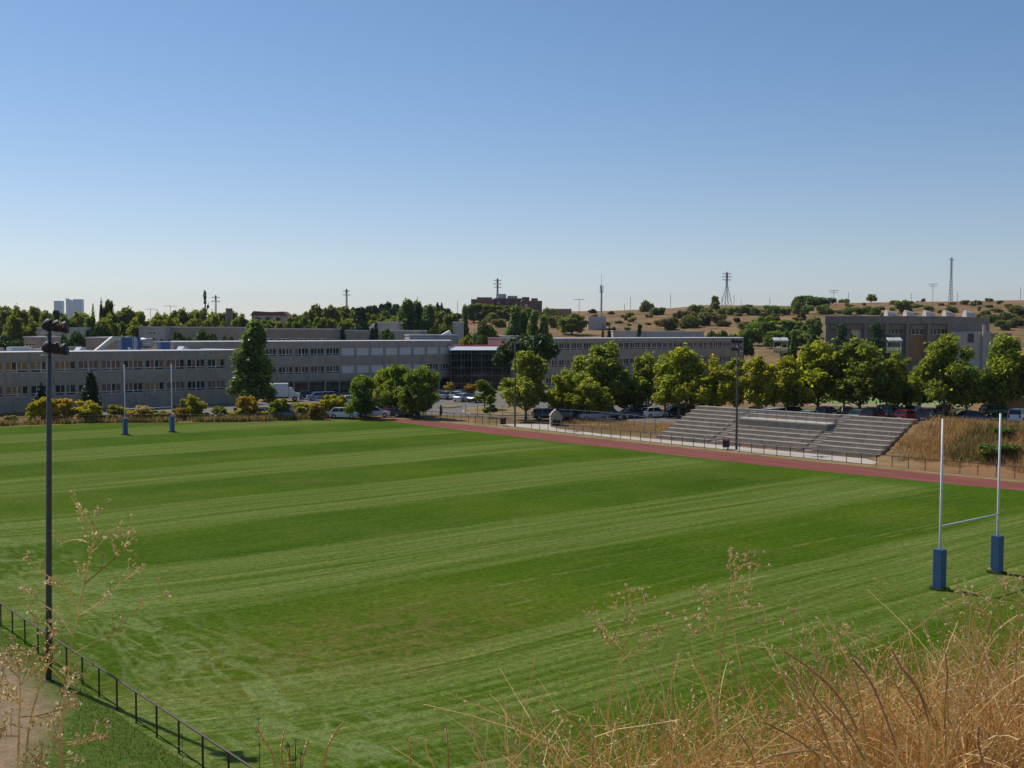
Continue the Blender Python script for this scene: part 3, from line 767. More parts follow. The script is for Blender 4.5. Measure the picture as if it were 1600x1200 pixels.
def block(name, label, px0, Y0, length, depth, h, rows, bays, bay0, bw, ow, kinds_fn, roof_over=0.0, ground=None, zbase=0.0, wall='conc', cat='building', lift=0.0, group=None):
    """long block; local x along the facade, y away from the viewer. rows=[(sill, head)], bays=list of 'w'/'s'/'x' (window, shutter, blank)"""
    p = P3(px0, 520, Y0)
    t = thing(name, label, cat, (p.x, Y0, zbase), TH, group)
    mb = MB(); th = 0.38
    zs = sorted([z for r in rows for z in r])
    bands = []; z = -0.3
    if ground: z = ground[1]
    for a, b in rows[::-1] if rows and rows[0][0] > rows[-1][0] else rows:
        bands.append((z, a)); z = b
    bands.append((z, h))
    # spandrel panels, one per bay with real open joints, on a continuous backing
    edges = [0.0] + [bay0 + i * bw for i in range(len(bays) + 1)] + [length]
    edges = [e for i, e in enumerate(edges) if i == 0 or e > edges[i - 1] + 0.05]
    for a, b in bands:
        mb.box(0, length, 0.10, th, a, b)
        for e0, e1 in zip(edges, edges[1:]): mb.box(e0 + 0.015, e1 - 0.015, 0.0, 0.098, a + 0.001, b - 0.012)
    for a, b in rows:                                       # piers between openings
        if bay0 > 0.1: mb.box(0, bay0 + (bw - ow) / 2, 0.0, th, a, b)
        for i, k in enumerate(bays):
            x0 = bay0 + i * bw
            if k == 'x': mb.box(x0, x0 + bw, 0.004, th, a, b); continue
            if i > 0 or bay0 <= 0.1: mb.box(x0 - (bw - ow) / 2 if i else x0, x0 + (bw - ow) / 2, 0.0, th, a, b)
        xe = bay0 + len(bays) * bw
        mb.box(xe - (bw - ow) / 2, length, 0.0, th, a, b)
    if ground:
        mb.box(0, length, 0.5, th + 0.4, -0.3, ground[1])
        n = len(edges)
        for e in edges[1:-1:2]: mb.box(e - 0.16, e + 0.16, 0.02, 0.498, -0.3, ground[1])
        mb.box(-0.0, 0.3, 0.02, 0.498, -0.3, ground[1]); mb.box(length - 0.3, length, 0.02, 0.498, -0.3, ground[1])
    mb.box(0, 0.35, th, depth, -0.3, h); mb.box(length - 0.35, length, th, depth, -0.3, h); mb.box(0.35, length - 0.35, depth - 0.35, depth, -0.3, h)
    mb.box(0.35, length - 0.35, th + 1.2, th + 1.3, 0, h - 0.6)
    mb.build('wall', M[wall], t)
    mb = MB(); mb.box(0.35, length - 0.35, th, depth - 0.35, h - 0.55, h - 0.35); mb.build('roof', M['roofgrav'], t)
    mb = MB(); n0 = 0
    mb.v += [(x_, y_, z_) for x_ in (-.06, length + .06) for y_, z_ in ((-.07, h + .002), (-.07, h + .06), (1.0, h + .20), (1.0, h + .002))]
    for f in ((0, 1, 2, 3), (7, 6, 5, 4), (0, 4, 5, 1), (1, 5, 6, 2), (2, 6, 7, 3), (3, 7, 4, 0)): mb.f.append(f); mb.m.append(0)
    mb.box(-0.06, 0.42, 1.002, depth, h + 0.002, h + 0.12); mb.box(length - 0.42, length + 0.06, 1.002, depth, h + 0.002, h + 0.12)
    mb.build('roof_edging', M['cap'], t)
    for r, (a, b) in enumerate(rows):
        for i, k in enumerate(bays):
            if isinstance(k, (tuple, list)): kk = k[r]
            else: kk = k
            x0 = bay0 + i * bw + (bw - ow) / 2; x1 = x0 + ow
            if kk == 'w': window(t, x0, x1, a, b, 0.2, kinds_fn(r, i))
            elif kk == 's':
                mb = MB(); n = 9
                mb.box(x0, x1, 0.10, 0.16, a, b)
                for j in range(n): mb.box(x0 + .01, x1 - .01, 0.085, 0.099, a + (b - a) * j / n + .01, a + (b - a) * (j + 1) / n - .015)
                mb.build('roller_shutter', M['shutter'], t)
    if ground:
        mb = MB()
        for e0, e1 in zip(edges, edges[1:]):
            if e1 - e0 > 1.0: mb.box(e0 + 0.2, e1 - 0.2, 0.40, 0.497, ground[0], ground[1] - 0.35)
        o = mb.build('ground_floor_glazing', M['glass'], t)
    return t
def kA(r, i):
    base = {0: [1, 1, 1, 2, 2, 2, 2, 2, 2, 1], 1: [1, 0, 0, 0, 2, 2, 1, 2, 0, 2]}[r]
    k = base[(i - 2) % 10]
    out = []
    for q in range(6):
        x = rng.random()
        if k == 0: out.append(0 if x < 0.9 else 2)
        else: out.append(k if x < (0.72 if i < 8 else 0.5) else 0)
    if r == 0 and i in (9, 11): out[4] = 3
    return out
bA = block('faculty_building', "grey concrete two-row window building at the left with warm blinds and blue roof tanks", -80, 155.6, 42.8 + 1.2, 17, 8.70, [(5.75, 7.30), (2.25, 3.80)], ['w'] * 12, 0.4, 3.43, 2.95, kA)
# roof things of building A (skylights, duct, tanks)
def roof_box(parent, name, mat, x0, x1, y0, y1, z0, z1, cham=0):
    mb = MB()
    if cham: mb.side([(x0, z0), (x1, z0), (x1 - cham, z1), (x0 + cham, z1)], y0, y1)
    else: mb.box(x0, x1, y0, y1, z0, z1)
    return mb.build(name, M[mat], parent)
def skylight(parent, x, y, z, w_=2.6, lean=1):
    mb = MB(); mb.side([(x, z), (x + w_, z), (x + w_ * .25 if lean > 0 else x + w_ * .75, z + 1.0)], y, y + 2.2)
    mb.build('skylight', M['white'], parent)
hA = 8.35
skylight(bA, 18.5, 3, hA, 3.0); skylight(bA, 35.2, 3.5, hA, 3.0)
mb = MB(); mb.side([(22.3, hA + .3), (23.3, hA + .3), (25.6, hA + 2.0), (27.2, hA + 2.0), (27.2, hA + 2.6), (25.2, hA + 2.6)], 6, 6.9); mb.build('air_duct', M['silver'], bA)
for i, (x0, x1, m_, z1) in enumerate(((26.6, 28.3, 'blue', 2.5), (28.9, 29.7, 'blue', 2.5), (33.0, 34.7, 'blue', 1.7))): roof_box(bA, 'water_tank', m_, x0, x1, 6, 7.6, hA + 0.5, hA + z1)
mb = MB(); mb.tube([(30.0, 7, hA + 1.5), (31.9, 7, hA + 1.5)], 0.85, 16); mb.build('air_handling_drum', M['silver'], bA, True)
roof_box(bA, 'tank_plinth', 'conc', 24.6, 34.6, 5.9, 8.5, hA - 0.1, hA + 0.5)
mb = MB(); mb.tube([(27.4, 2.5, hA), (27.4, 2.5, hA + 2.6)], 0.05, 6); mb.tube([(27.7, 2.5, hA + 2.3), (27.7, 2.5, hA)], 0.035, 6); mb.build('vent_pipe', M['white'], bA)
mb = MB(); mb.side([(26.3, hA + .9), (26.8, hA + .2), (27.0, hA + .2), (26.6, hA + .9)], 2.5, 2.9); mb.build('roof_hatch', M['white'], bA)
for x0, x1, y0, z1, m_ in ((4, 9.5, 8, 0.9, 'conc_light'), (10.5, 13.5, 8, 1.0, 'cap'), (13.2, 15.4, 5, 0.75, 'silver'), (15.8, 22.0, 9, 0.95, 'conc'), (33.6, 35.0, 6, .45, 'glass')): roof_box(bA, 'roof_unit', m_, x0, x1, y0, y0 + 2.5, hA, hA + z1)

def kB(r, i): return [0 if rng.random() < 0.85 else 2 for _ in range(4)] + [0, 0]
# building B: windows then shutters; starts behind building A
nb = 5
p = P3(430, 520, 205)
tB = ([('w', 'w')] * 10) + [('s', 's')] * 6 + [('s', 'w')] * 2
bB = block('faculty_building', "long grey concrete building with white roller shutters, behind the poplar and the round trees", 270, 192.4, 60.2, 16, 9.9, [(7.15, 8.60), (3.75, 5.20)], tB, -0.9 + 0.8, 3.36, 2.80, kB, ground=(0.1, 2.5))
def kC(r, i): return [0 if rng.random() < 0.8 else 2 for _ in range(4)] + [0, 0]
bC = block('faculty_building', "long grey concrete building with one row of white windows showing above the plane trees", 850, 224.1, 63.5, 18, 10.45, [(8.05, 9.55), (4.6, 6.1), (1.0, 2.5)], ['w'] * 18, 0.5, 3.46, 2.95, kC)
# stair tower left of C
p = P3(757, 520, 246)
t = thing('stair_tower', "pale concrete block between the glass hall and the umbrella pine", 'building', (p.x, 246, 0), TH - .3)
mb = MB(); mb.box(0, 12.5, 0, 8, -0.3, 10.7); mb.build('wall', M['conc'], t)
mb = MB(); mb.box(-0.05, 12.55, -0.05, 8.05, 10.702, 10.85); mb.build('roof', M['cap'], t)
# glass hall
p = P3(704, 520, 229.0)
t = thing('glass_hall', "dark glass hall with a bright white roof edge", 'building', (p.x, 229.0, 0), TH - 0.45)
Lh = 15.5
mb = MB(); mb.box(0, Lh, 0, 9, -0.2, 8.0); mb.build('curtain_wall', M['glass2'], t)
mb = MB()
for i in range(8): mb.box(i * 2.18, i * 2.18 + 0.09, -0.12, -0.003, 0, 8.0)
for i in range(22):
    if i % 3: mb.box(i * 0.727 + 0.02, i * 0.727 + 0.045, -0.06, -0.003, 0, 7.99)
mb.build('mullion', M['steel'], t)
mb = MB()
for z in (1.1, 2.7, 4.3, 5.9, 7.3): mb.box(0.0, Lh, -0.135, -0.125, z, z + 0.07)
mb.build('transom', M['steel'], t)
mb = MB(); n0 = len(mb.v)
mb.v += [(-.2, -.5, 8.003), (Lh + .2, -.5, 8.003), (Lh + .2, 1.2, 8.82), (-.2, 1.2, 8.82), (-.2, 9.1, 8.003), (Lh + .2, 9.1, 8.003), (Lh + .2, 9.1, 8.82), (-.2, 9.1, 8.82)]
for f in ((0, 1, 2, 3), (3, 2, 6, 7), (0, 3, 7, 4), (1, 5, 6, 2), (4, 7, 6, 5), (0, 4, 5, 1)): mb.f.append(f); mb.m.append(0)
M['gloss_white'] = flat("polished_white_sheet", (0.9, 0.9, 0.9), 0.35, 0.0, 0.02)
mb.build('roof_band', M['gloss_white'], t)
mb = MB(); mb.box(-0.22, Lh + .22, 1.15, 9.11, 8.823, 8.95); mb.build('roof_edging', M['red'], t)

# ------------------------------------------------------------------ buildings further back
def simple(name, label, px0, px1, Y, ytop, depth, wall='conc', rz=TH * 0, strips=(), zb=None, cap='cap', cat='building'):
    a = P3(px0, ytop, Y); b = P3(px1, ytop, Y)
    zb = T(a.x, Y) if zb is None else zb
    t = thing(name, label, cat, (a.x, Y, zb), rz); W_ = (b.x - a.x) / cos(rz); h = a.z - zb
    mb = MB(); mb.box(0, W_, 0, depth, -1.0, h); mb.build('wall', M[wall], t)
    mb = MB(); mb.box(-0.15, W_ + 0.15, -0.15, depth + 0.15, h + 0.003, h + 0.22); mb.build('roof', M[cap], t)
    for (x0, x1, z0, z1, m_) in strips:
        n = max(1, int((x1 - x0) * W_ / 3.2))
        for i in range(n):
            xa = (x0 + (x1 - x0) * i / n) * W_; xb = (x0 + (x1 - x0) * (i + 1) / n) * W_ - 0.7
            mb = MB(); mb.box(xa, xb, -0.05, -0.004, h - z1, h - z0); w1 = mb.build('window', M['frame'], t)
            mb = MB()
            for q in range(3): mb.box(xa + (xb - xa) * q / 3 + .09, xa + (xb - xa) * (q + 1) / 3 - .09, -0.07, -0.053, h - z1 + .12, h - z0 - .12)
            mb.build('pane', M[m_], w1)
    return t, W_, h
simple('rear_block', "flat pale rooftop block with dark opening rising above the left building's tanks", 217, 258, 252, 511.5, 12, 'conc_light', 0, ((0.35, 0.75, 0.9, 1.6, 'glass'),))
simple('rear_wing', "long low grey wing behind the pine crowns, left of the poplar", 258, 372, 256, 512, 14, 'conc', 0)
simple('rear_wing', "long grey wing with a saw-edged roof to the right of the poplar", 405, 520, 250, 514.5, 16, 'conc_dark', 0, ((0.0, 0.95, 2.0, 2.9, 'glass'),))
simple('rear_wing', "grey wing directly behind the building with shutters", 520, 660, 262, 517, 14, 'conc', 0)
t, W_, h = simple('roof_deck_block', "low pale block with skylights above the white roller shutters", 640, 715, 246, 524.5, 10, 'conc_light', 0.2)
skylight(t, 7.3, 1, h + .2, 2.4, -1)
simple('rear_block', "pale cubic roof plant room left of the glass hall's roof", 708, 723, 268, 504, 6, 'conc_light', 0)
t, W_, h = simple('rear_block', "pale roof block with a bright sloping skylight beside the dark cedars", 590, 622, 285, 504, 8, 'conc_light', 0)
mb = MB(); mb.side([(-4.5, h - 3.2), (-1.5, h - 1.8), (-0.9, h - .2), (-1.3, h - 0.2)], 0.2, 1.8); mb.build('skylight', M['white'], t)
simple('rear_wing', "low roof edge between the two pine groups at the far left", 37, 62, 215, 527.5, 10, 'conc', 0, ((0.1, 0.95, 1.0, 1.6, 'glass'),))
simple('rear_wing', "grey parapet seen between the left pines and the roof duct", 134, 182, 222, 528.5, 10, 'conc', 0)
simple('rear_block', "pale roof house behind the dark lamps of the near pole", 58, 116, 252, 513, 10, 'conc_light', 0)
simple('rear_wing', "light grey low building in front of the hill, left of the small dark pine", 958, 1003, 285, 517.5, 10, 'conc_light', 0)
simple('rear_wing', "light grey low building in front of the hill, right of the small dark pine", 1000, 1100, 290, 518.5, 10, 'conc_light', 0)
simple('hill_hut', "small white hut at the foot of the telecom mast on the hill", 919, 947, 430, 495.5, 6, 'conc_light', 0, ())
simple('hill_house', "small cream house on the hilltop beside the brick flats", 862, 893, 560, 483, 12, 'orangewall', 0, ())
# hall with five shell skylights
def hall():
    Y = 236.0
    a = P3(1290.5, 494.6, Y); b = P3(1484, 495.7, Y)
    zb = 2.0; h = a.z - zb; W_ = b.x - a.x
    t = thing('sports_hall', "large concrete hall with columns and five shell skylights before the hill", 'building', (a.x, Y, zb), 0)
    mb = MB(); dp = 30
    sh = 0.70                                               # the side walls run back to the right
    mb.prism([(sh * 1.6, 1.6), (W_ + sh * 1.6, 1.6), (W_ + sh * dp, dp), (sh * dp, dp)], -2, h - 0.02); mb.box(0.5, W_, 0.5, 1.59, h - 2.6, h - 1.55)
    mb.build('wall', M['hallc'], t)
    mb = MB(); mb.box(-0.2, W_ + 0.2, -0.1, 0.5, h - 1.5, h)
    mb.prism([(W_ + .38, 0.5), (W_ + 0.6, 0.5), (W_ + sh * dp + .3, dp), (W_ + sh * dp + .08, dp)], h - 4.3, h); mb.build('fascia', M['hallc'], t)
    mb = MB(); mb.prism([(-.25, -.15), (W_ + .25, -.15), (W_ + sh * dp + .5, dp + .2), (sh * dp - .3, dp + .2)], h + 0.003, h + .15); mb.build('roof', M['roofgrav'], t)
    for px in (1290.5, 1351, 1384, 1416, 1449.5, 1481):
        q = P3(px, 500, Y).x - a.x
        mb = MB(); mb.box(q, q + 0.75, 0.0, 0.7, -2, h - 1.503); mb.build('column', M['hallc'], t)
    def win(pxa, pxb, z0, z1, m_='glass', fr='frame'):
        xa = P3(pxa, 500, Y).x - a.x; xb = P3(pxb, 500, Y).x - a.x
        mb = MB(); mb.box(xa, xb, 1.50, 1.597, h - z1, h - z0); w1 = mb.build('window', M[fr], t)
        mb = MB(); n = 4
        for i in range(n): mb.box(xa + (xb - xa) * i / n + .08, xa + (xb - xa) * (i + 1) / n - .08, 1.46, 1.497, h - z1 + .1, h - z0 - .1)
        mb.build('pane', M[m_], w1)
    win(1422, 1447, 2.4, 3.8); win(1457, 1480, 2.4, 3.8); win(1334, 1349, 2.3, 6.0, 'shutter'); win(1390, 1414, 2.4, 3.8)
    xa = P3(1422, 500, Y).x - a.x; xb = P3(1448, 500, Y).x - a.x
    mb = MB(); mb.box(xa, xb, 1.52, 1.598, h - 9, h - 4.2); mb.build('ochre_panel', M['orangewall'], t)
    for px in (1382, 1411.5, 1442, 1473, 1505):
        q = P3(px, 490, Y + 8).x - a.x + 0.3
        mb = MB(); n = 10; L0 = 2.6
        rings = []
        for i in range(7):
            s = i / 6.0; r = 1.25 * sqrt(max(0, 1 - s ** 2.2)) + .05
            rings.append([(q + s * 2.6, 8 - r * cos(pi * k / n), h + 0.1 + r * 1.15 * sin(pi * k / n) * (1 - 0.2 * s)) for k in range(n + 1)])
        b0 = len(mb.v)
        for r_ in rings: mb.v += r_
        for i in range(6):
            for k in range(n): c0 = b0 + i * (n + 1) + k; mb.f.append((c0, c0 + 1, c0 + n + 2, c0 + n + 1)); mb.m.append(0)
        mb.f.append(tuple(b0 + k for k in range(n + 1))); mb.m.append(0)
        mb.build('skylight_shell', M['ribbed'], t)
    # lower wing on the right
    c = P3(1484, 499, Y); d = P3(1562, 499, Y)
    mb = MB(); mb.box(W_ + 9, W_ + 16, 10, 18, -2, h - 4.5); mb.build('side_block', M['conc'], t)
    mb = MB(); x1 = P3(1588, 515, Y).x - a.x
    mb.box(W_ + 0.6, x1 - 5, 0.8, 5.9, -2, h - 3.1); mb.build('pale_wing', M['conc_light'], t)
    mb = MB(); mb.box(x1 - 4.9, x1, 2, 8, -2, h - 3.4); mb.build('pale_wing', M['conc'], t)
    xa = P3(1515, 500, Y).x - a.x
    mb = MB(); mb.box(xa, xa + 1.3, .7, .797, h - 5.4, h - 3.5); mb.build('window', M['glass'], t)
    mb = MB(); xa = P3(1539, 500, Y).x - a.x; mb.tube([(xa, .3, 0), (xa, .3, h - 1.6)], .35, 10); mb.build('flue', M['conc_light'], t)
M['ribbed'] = concrete("ribbed_pale_shell", (0.60, 0.53, 0.47), 0.5, 2.5)
hall()
simple('ochre_pavilion', "low ochre-walled pavilion under the trees at the far right", 1546, 1625, 150, 622, 6, 'orangewall', 0, (), 0.5, 'conc_dark')
# brick flats on the hill
def flats(px0, px1, Y, ytop, label, steps):
    t, W_, h = simple('brick_flats', label, px0, px1, Y, ytop, 18, 'brick', 0, (), None, 'roofgrav')
    rows = 3
    for r in range(rows):
        z = h - 1.6 - r * 3.1
        n = int(W_ / 4.2)
        for i in range(n):
            x = W_ * (i + .5) / n
            mb = MB(); mb.box(x - .8, x + .8, -.06, -.004, z - 1.5, z); w1 = mb.build('window', M['conc_light'] if (i + r) % 3 == 0 else M['glass'], t)
    for (f0, f1, dz, m_) in steps:
        mb = MB(); mb.box(f0 * W_, f1 * W_, 2, 12, h + .2, h + dz); mb.build('penthouse', M[m_], t)
    return t
flats(736, 772, 600, 468, "left end of the brick flats on the hilltop behind trees", ((.25, .9, 1.3, 'brick'),))
flats(771, 815, 615, 466.5, "middle of the brick flats with pale rooftop rooms, on the hilltop", ((.15, .45, 2.6, 'conc_light'), (.5, .85, 1.6, 'conc')))
flats(814, 847, 590, 470.5, "right end of the brick flats, plain dark red with a square roof house", ((.05, .4, 2.2, 'brick'), (.5, .8, 1.6, 'brick')))
# red-roofed house far left of centre
a = P3(393, 488, 430); b = P3(448, 488, 430)
t = thing('tiled_house', "distant pale house with a striped red tiled roof above the trees", 'house', (a.x, 430, T(a.x, 430)), 0)
W_ = b.x - a.x; h = a.z - T(a.x, 430)
mb = MB(); mb.box(0, W_, 0, 9, -1, h - 1.2); mb.build('wall', M['conc_light'], t)
mb = MB(); mb.side([(-.5, h - 1.2), (W_ + .5, h - 1.2), (W_ - 1.5, h + .35), (W_ * .55, h + .15), (.8, h + .5)], -.5, 9.5); mb.build('roof', M['brick'], t)
for i in range(3): mb = MB(); mb.box(1.5 + i * 4, 3.2 + i * 4, -.06, -.004, h - 3.2, h - 2); mb.build('window', M['glass'], t)
# the far city towers
def tower(px0, px1, ytop, Y, label, slant=0, ztop2=0):
    a = P3(px0, ytop, Y); b = P3(px1, ytop, Y); W_ = b.x - a.x; h = a.z
    t = thing('office_tower', label, 'skyscraper', (a.x, Y, 0), 0, 'far skyscrapers')
    mb = MB()
    if slant: mb.side([(0, 0), (W_, 0), (W_, h - slant), (0, h)], 0, 40)
    else: mb.box(0, W_, 0, 40, 0, h)
    mb.build('tower_body', M['tower'], t)
    mb = MB()
    for k in range(1, 12): mb.box(0.5, W_ - 0.5, -0.6, -0.05, h * k / 12.5, h * k / 12.5 + 2.0)
    mb.build('floor_band', M['conc'], t)
tower(84, 96.7, 470, 8200, "plain hazy blue tower, leftmost of the three far skyscrapers")
tower(102.8, 113.5, 466, 8400, "slanting-topped hazy tower, middle of the three far skyscrapers", 20)
tower(114, 127.7, 467.5, 8000, "flat-topped hazy tower, rightmost of the three far skyscrapers")
# ------------------------------------------------------------------ trees: real limbs, crowns of leaf-sized faces
def crown_mesh(name, lobes, n, size, mat, seed, up=0.25, shell=(0.55, 1.0), droop=0.0, elong=1.6, outw=0.7):
    r = np.random.RandomState(seed)
    Lb = np.array(lobes, float)
    wts = (Lb[:, 3] * Lb[:, 4] + Lb[:, 4] * Lb[:, 5]); wts = wts / wts.sum()
    idx = r.choice(len(Lb), n, p=wts)
    d = r.normal(size=(n, 3)); d /= np.linalg.norm(d, axis=1)[:, None]
    rad = shell[0] + (shell[1] - shell[0]) * r.rand(n) ** 0.6
    rad *= 1 + 0.22 * r.normal(size=n) * (r.rand(n) < 0.25)
    P = Lb[idx, :3] + d * rad[:, None] * Lb[idx, 3:6]
    nn = d * outw + r.normal(size=(n, 3)) * 0.6; nn[:, 2] += up
    nn /= np.linalg.norm(nn, axis=1)[:, None]
    a = np.cross(nn, r.normal(size=(n, 3))); a /= np.linalg.norm(a, axis=1)[:, None]
    b = np.cross(nn, a)
    s = size * (0.55 + 0.9 * r.rand(n))[:, None]
    fold = nn * s * 0.25
    V = np.stack([P + a * s * 0.5 * elong, P + b * s * 0.45 + fold, P - a * s * 0.5 * elong, P - b * s * 0.45 + fold], 1).reshape(-1, 3)
    F = np.arange(n * 4).reshape(n, 4)
    return np_mesh(name, V, F, mat)
def trunk_mb(h0, h1, r0, lobes, seed, lean=0.25, limbs=7):
    r = random.Random(seed); mb = MB()
    pts = [(0, 0, -0.3)]; n = 6
    lx, ly = r.uniform(-lean, lean), r.uniform(-lean, lean)
    for i in range(1, n + 1):
        z = h1 * i / n; pts.append((lx * (i / n) ** 2 + r.uniform(-.05, .05), ly * (i / n) ** 2 + r.uniform(-.05, .05), z))
    mb.tube(pts, [r0 * 1.25] + [r0 * (1 - 0.8 * i / n) for i in range(1, n + 1)], 8)
    for lb in r.sample(list(lobes), min(limbs, len(lobes))):
        t = min(0.85, max(h0 / h1 * 0.8, (lb[2] - 1.6) / h1 * 0.8)); i = min(n - 1, max(1, int(t * n)))
        p0 = Vector(pts[i]); p2 = Vector(lb[:3]); p1 = p0.lerp(p2, 0.5) + Vector((r.uniform(-.15, .15), r.uniform(-.15, .15), -0.25))
        rr = r0 * (1 - 0.8 * t) * 0.6
        mb.tube([p0, p1, p2], [rr, rr * .6, rr * .25], 5)
    return mb
def envelope(kind, seed):
    r = random.Random(seed); lobes = []
    if kind == 'plane':                                     # h 9, w 7
        for i in range(46):
            z = r.uniform(2.6, 8.2) if i % 3 else r.uniform(2.5, 5.0); f = (z - 1.9) / 6.9
            R = 3.05 * (1 - abs(f - 0.34) ** 1.5 * 1.3) * r.uniform(0.3, 1.05); a = r.uniform(0, 2 * pi)
            q = r.uniform(0.4, 0.85); lobes.append((R * cos(a), R * sin(a), z, q, q, q * r.uniform(.7, 1.2)))
        lobes.append((0, 0, 4.2, 1.3, 1.3, 2.2)); lobes.append((r.uniform(-.5, .5), r.uniform(-.5, .5), 8.2, .5, .5, .9))
    elif kind == 'round':                                   # h 7, w 7
        for i in range(44):
            z = r.uniform(1.5, 6.3); f = (z - 1.2) / 5.3
            R = 3.1 * sqrt(max(0.05, 1 - (f * 2 - 0.8) ** 2 * 0.7)) * r.uniform(0.3, 1.0); a = r.uniform(0, 2 * pi)
            q = r.uniform(0.5, 0.95); lobes.append((R * cos(a), R * sin(a), z, q, q, q * .75))
    elif kind == 'poplar':                                  # h 14, w 5 broad column of upswept plumes
        for i in range(70):
            z = r.uniform(1.8, 13.0); f = z / 13.4
            R = 2.2 * (1 - max(0, f - .25) ** 1.5 * 1.35) * min(1, .45 + f * 2.4) * r.uniform(0.2, 1.0); a = r.uniform(0, 2 * pi)
            q = r.uniform(0.3, 0.62); lobes.append((R * cos(a), R * sin(a), z, q, q, q * 2.0))
    elif kind == 'pine':                                    # h 8, w 10 umbrella
        for i in range(34):
            R = 4.3 * sqrt(r.random()); a = r.uniform(0, 2 * pi)
            z = 6.5 - (R / 4.3) ** 2 * 1.6 + r.uniform(-1.4, .3)
            q = r.uniform(0.7, 1.15); lobes.append((R * cos(a), R * sin(a), z, q, q, q * .72))
        lobes.append((0, 0, 5.2, 3.4, 3.4, 1.2))
    elif kind == 'cedar':                                   # h 12, w 7 tiered dark
        for i in range(46):
            z = r.uniform(1.0, 11.4); f = z / 11.8
            R = 3.4 * (1 - f) ** 0.8 * r.uniform(0.25, 1.0); a = r.uniform(0, 2 * pi)
            q = r.uniform(0.5, 1.0); lobes.append((R * cos(a), R * sin(a), z, q * 1.2, q * 1.2, q * .4))
    elif kind == 'cypress':                                 # h 8, w 2
        for i in range(22):
            z = 0.6 + 6.9 * i / 21.0; f = z / 7.8
            R = 0.35 * (1 - f); a = r.uniform(0, 2 * pi)
            q = 0.85 * (1 - f ** 1.8) * min(1, .65 + f) + .12; lobes.append((R * cos(a), R * sin(a), z, q, q, .8))
    elif kind == 'shrub':                                   # h 3, w 4
        for i in range(15):
            R = 1.5 * sqrt(r.random()); a = r.uniform(0, 2 * pi); z = r.uniform(.5, 2.3) * (1 - .3 * R / 1.5)
            q = r.uniform(.45, .8); lobes.append((R * cos(a), R * sin(a), z, q, q, q * .8))
    elif kind == 'ailanthus':                               # h 4, w 4, open sprays
        for i in range(34):
            R = 1.7 * sqrt(r.random()); a = r.uniform(0, 2 * pi); z = r.uniform(.5, 3.7) * (1 - .25 * R / 1.7)
            q = r.uniform(.3, .65); lobes.append((R * cos(a), R * sin(a), z, q, q, q * .6))
    elif kind == 'young':                                   # h 5, w 2.6
        for i in range(12):
            z = r.uniform(1.4, 4.6); R = .9 * (1 - (z - 1.4) / 4.4) * r.random() ** .5; a = r.uniform(0, 2 * pi)
            q = r.uniform(.35, .6); lobes.append((R * cos(a), R * sin(a), z, q, q, q))
    return lobes
SPEC = {  # kind: (w0, h0, leaves, leaf size, material, trunk (h0,h1,r0), bark, variants, droop kwargs)
    'plane': (7.0, 9.1, 8200, 0.29, 'L_plane', (1.6, 7.2, .17), 'bark_pale', 6, {'shell': (.25, 1.35), 'outw': .15, 'up': .45}),
    'round': (7.4, 7.0, 11000, 0.24, 'L_fine', (1.5, 5.4, .17), 'bark', 3, {'shell': (.25, 1.3), 'outw': .15, 'up': .45}),
    'broad': (7.4, 7.0, 7000, 0.36, 'L_dark', (1.5, 5.4, .2), 'bark', 3, {'shell': (.25, 1.3), 'outw': .2, 'up': .4}),
    'poplar': (4.6, 14.2, 11000, 0.27, 'L_poplar', (1.5, 12.5, .24), 'bark_pale', 3, {'shell': (.3, 1.2), 'outw': .3}),
    'pine': (9.6, 7.4, 17000, 0.29, 'L_pine', (4.2, 6.0, .26), 'bark', 3, {'up': 0.5}),
    'cedar': (7.4, 12.2, 9000, 0.30, 'L_fir', (1.0, 11.5, .25), 'bark', 2, {}),
    'cypress': (1.9, 8.2, 3800, 0.17, 'L_fir', (.4, 6.5, .14), 'bark', 2, {}),
    'shrub': (4.0, 2.9, 2400, 0.28, 'L_scrub', (.2, 1.6, .08), 'bark', 3, {'shell': (.3, 1.2), 'outw': .4}),
    'ailanthus': (4.2, 4.1, 5200, 0.24, 'L_yellow', (.5, 2.8, .06), 'bark', 4, {'shell': (.2, 1.15), 'outw': .3}),
    'young': (2.6, 5.0, 1500, 0.22, 'L_fine', (1.2, 4.2, .05), 'bark', 2, {'shell': (.3, 1.0)}),
}
ENV = {'broad': 'round'}
MESHES = {}
for k, (w0, h0, n, sz, mat, tr_, bark, nv, kw) in SPEC.items():
    MESHES[k] = []
    for i in range(nv):
        lob = envelope(ENV.get(k, k), 100 * len(MESHES) + i)
        cm = crown_mesh(k + "_crown", lob, n, sz, M[mat], 31 * i + len(k), **kw)
        tmb = trunk_mb(*tr_, lob, i + 5, limbs={'shrub': 5, 'ailanthus': 9, 'cypress': 0}.get(k, 8), lean=.1 if k in ('cypress', 'poplar') else .3)
        to = tmb.build(k + "_trunk", M[bark], None, True); tm = to.data; bpy.data.objects.remove(to)
        MESHES[k].append((cm, tm))
CNT = {}
NAMES = {'plane': 'plane_tree', 'round': 'acacia_tree', 'broad': 'broadleaf_tree', 'poplar': 'poplar_tree', 'pine': 'umbrella_pine', 'cedar': 'cedar_tree', 'cypress': 'cypress_tree', 'shrub': 'shrub', 'ailanthus': 'ailanthus_bush', 'young': 'young_tree'}
CATS = {'shrub': 'shrub', 'ailanthus': 'shrub'}
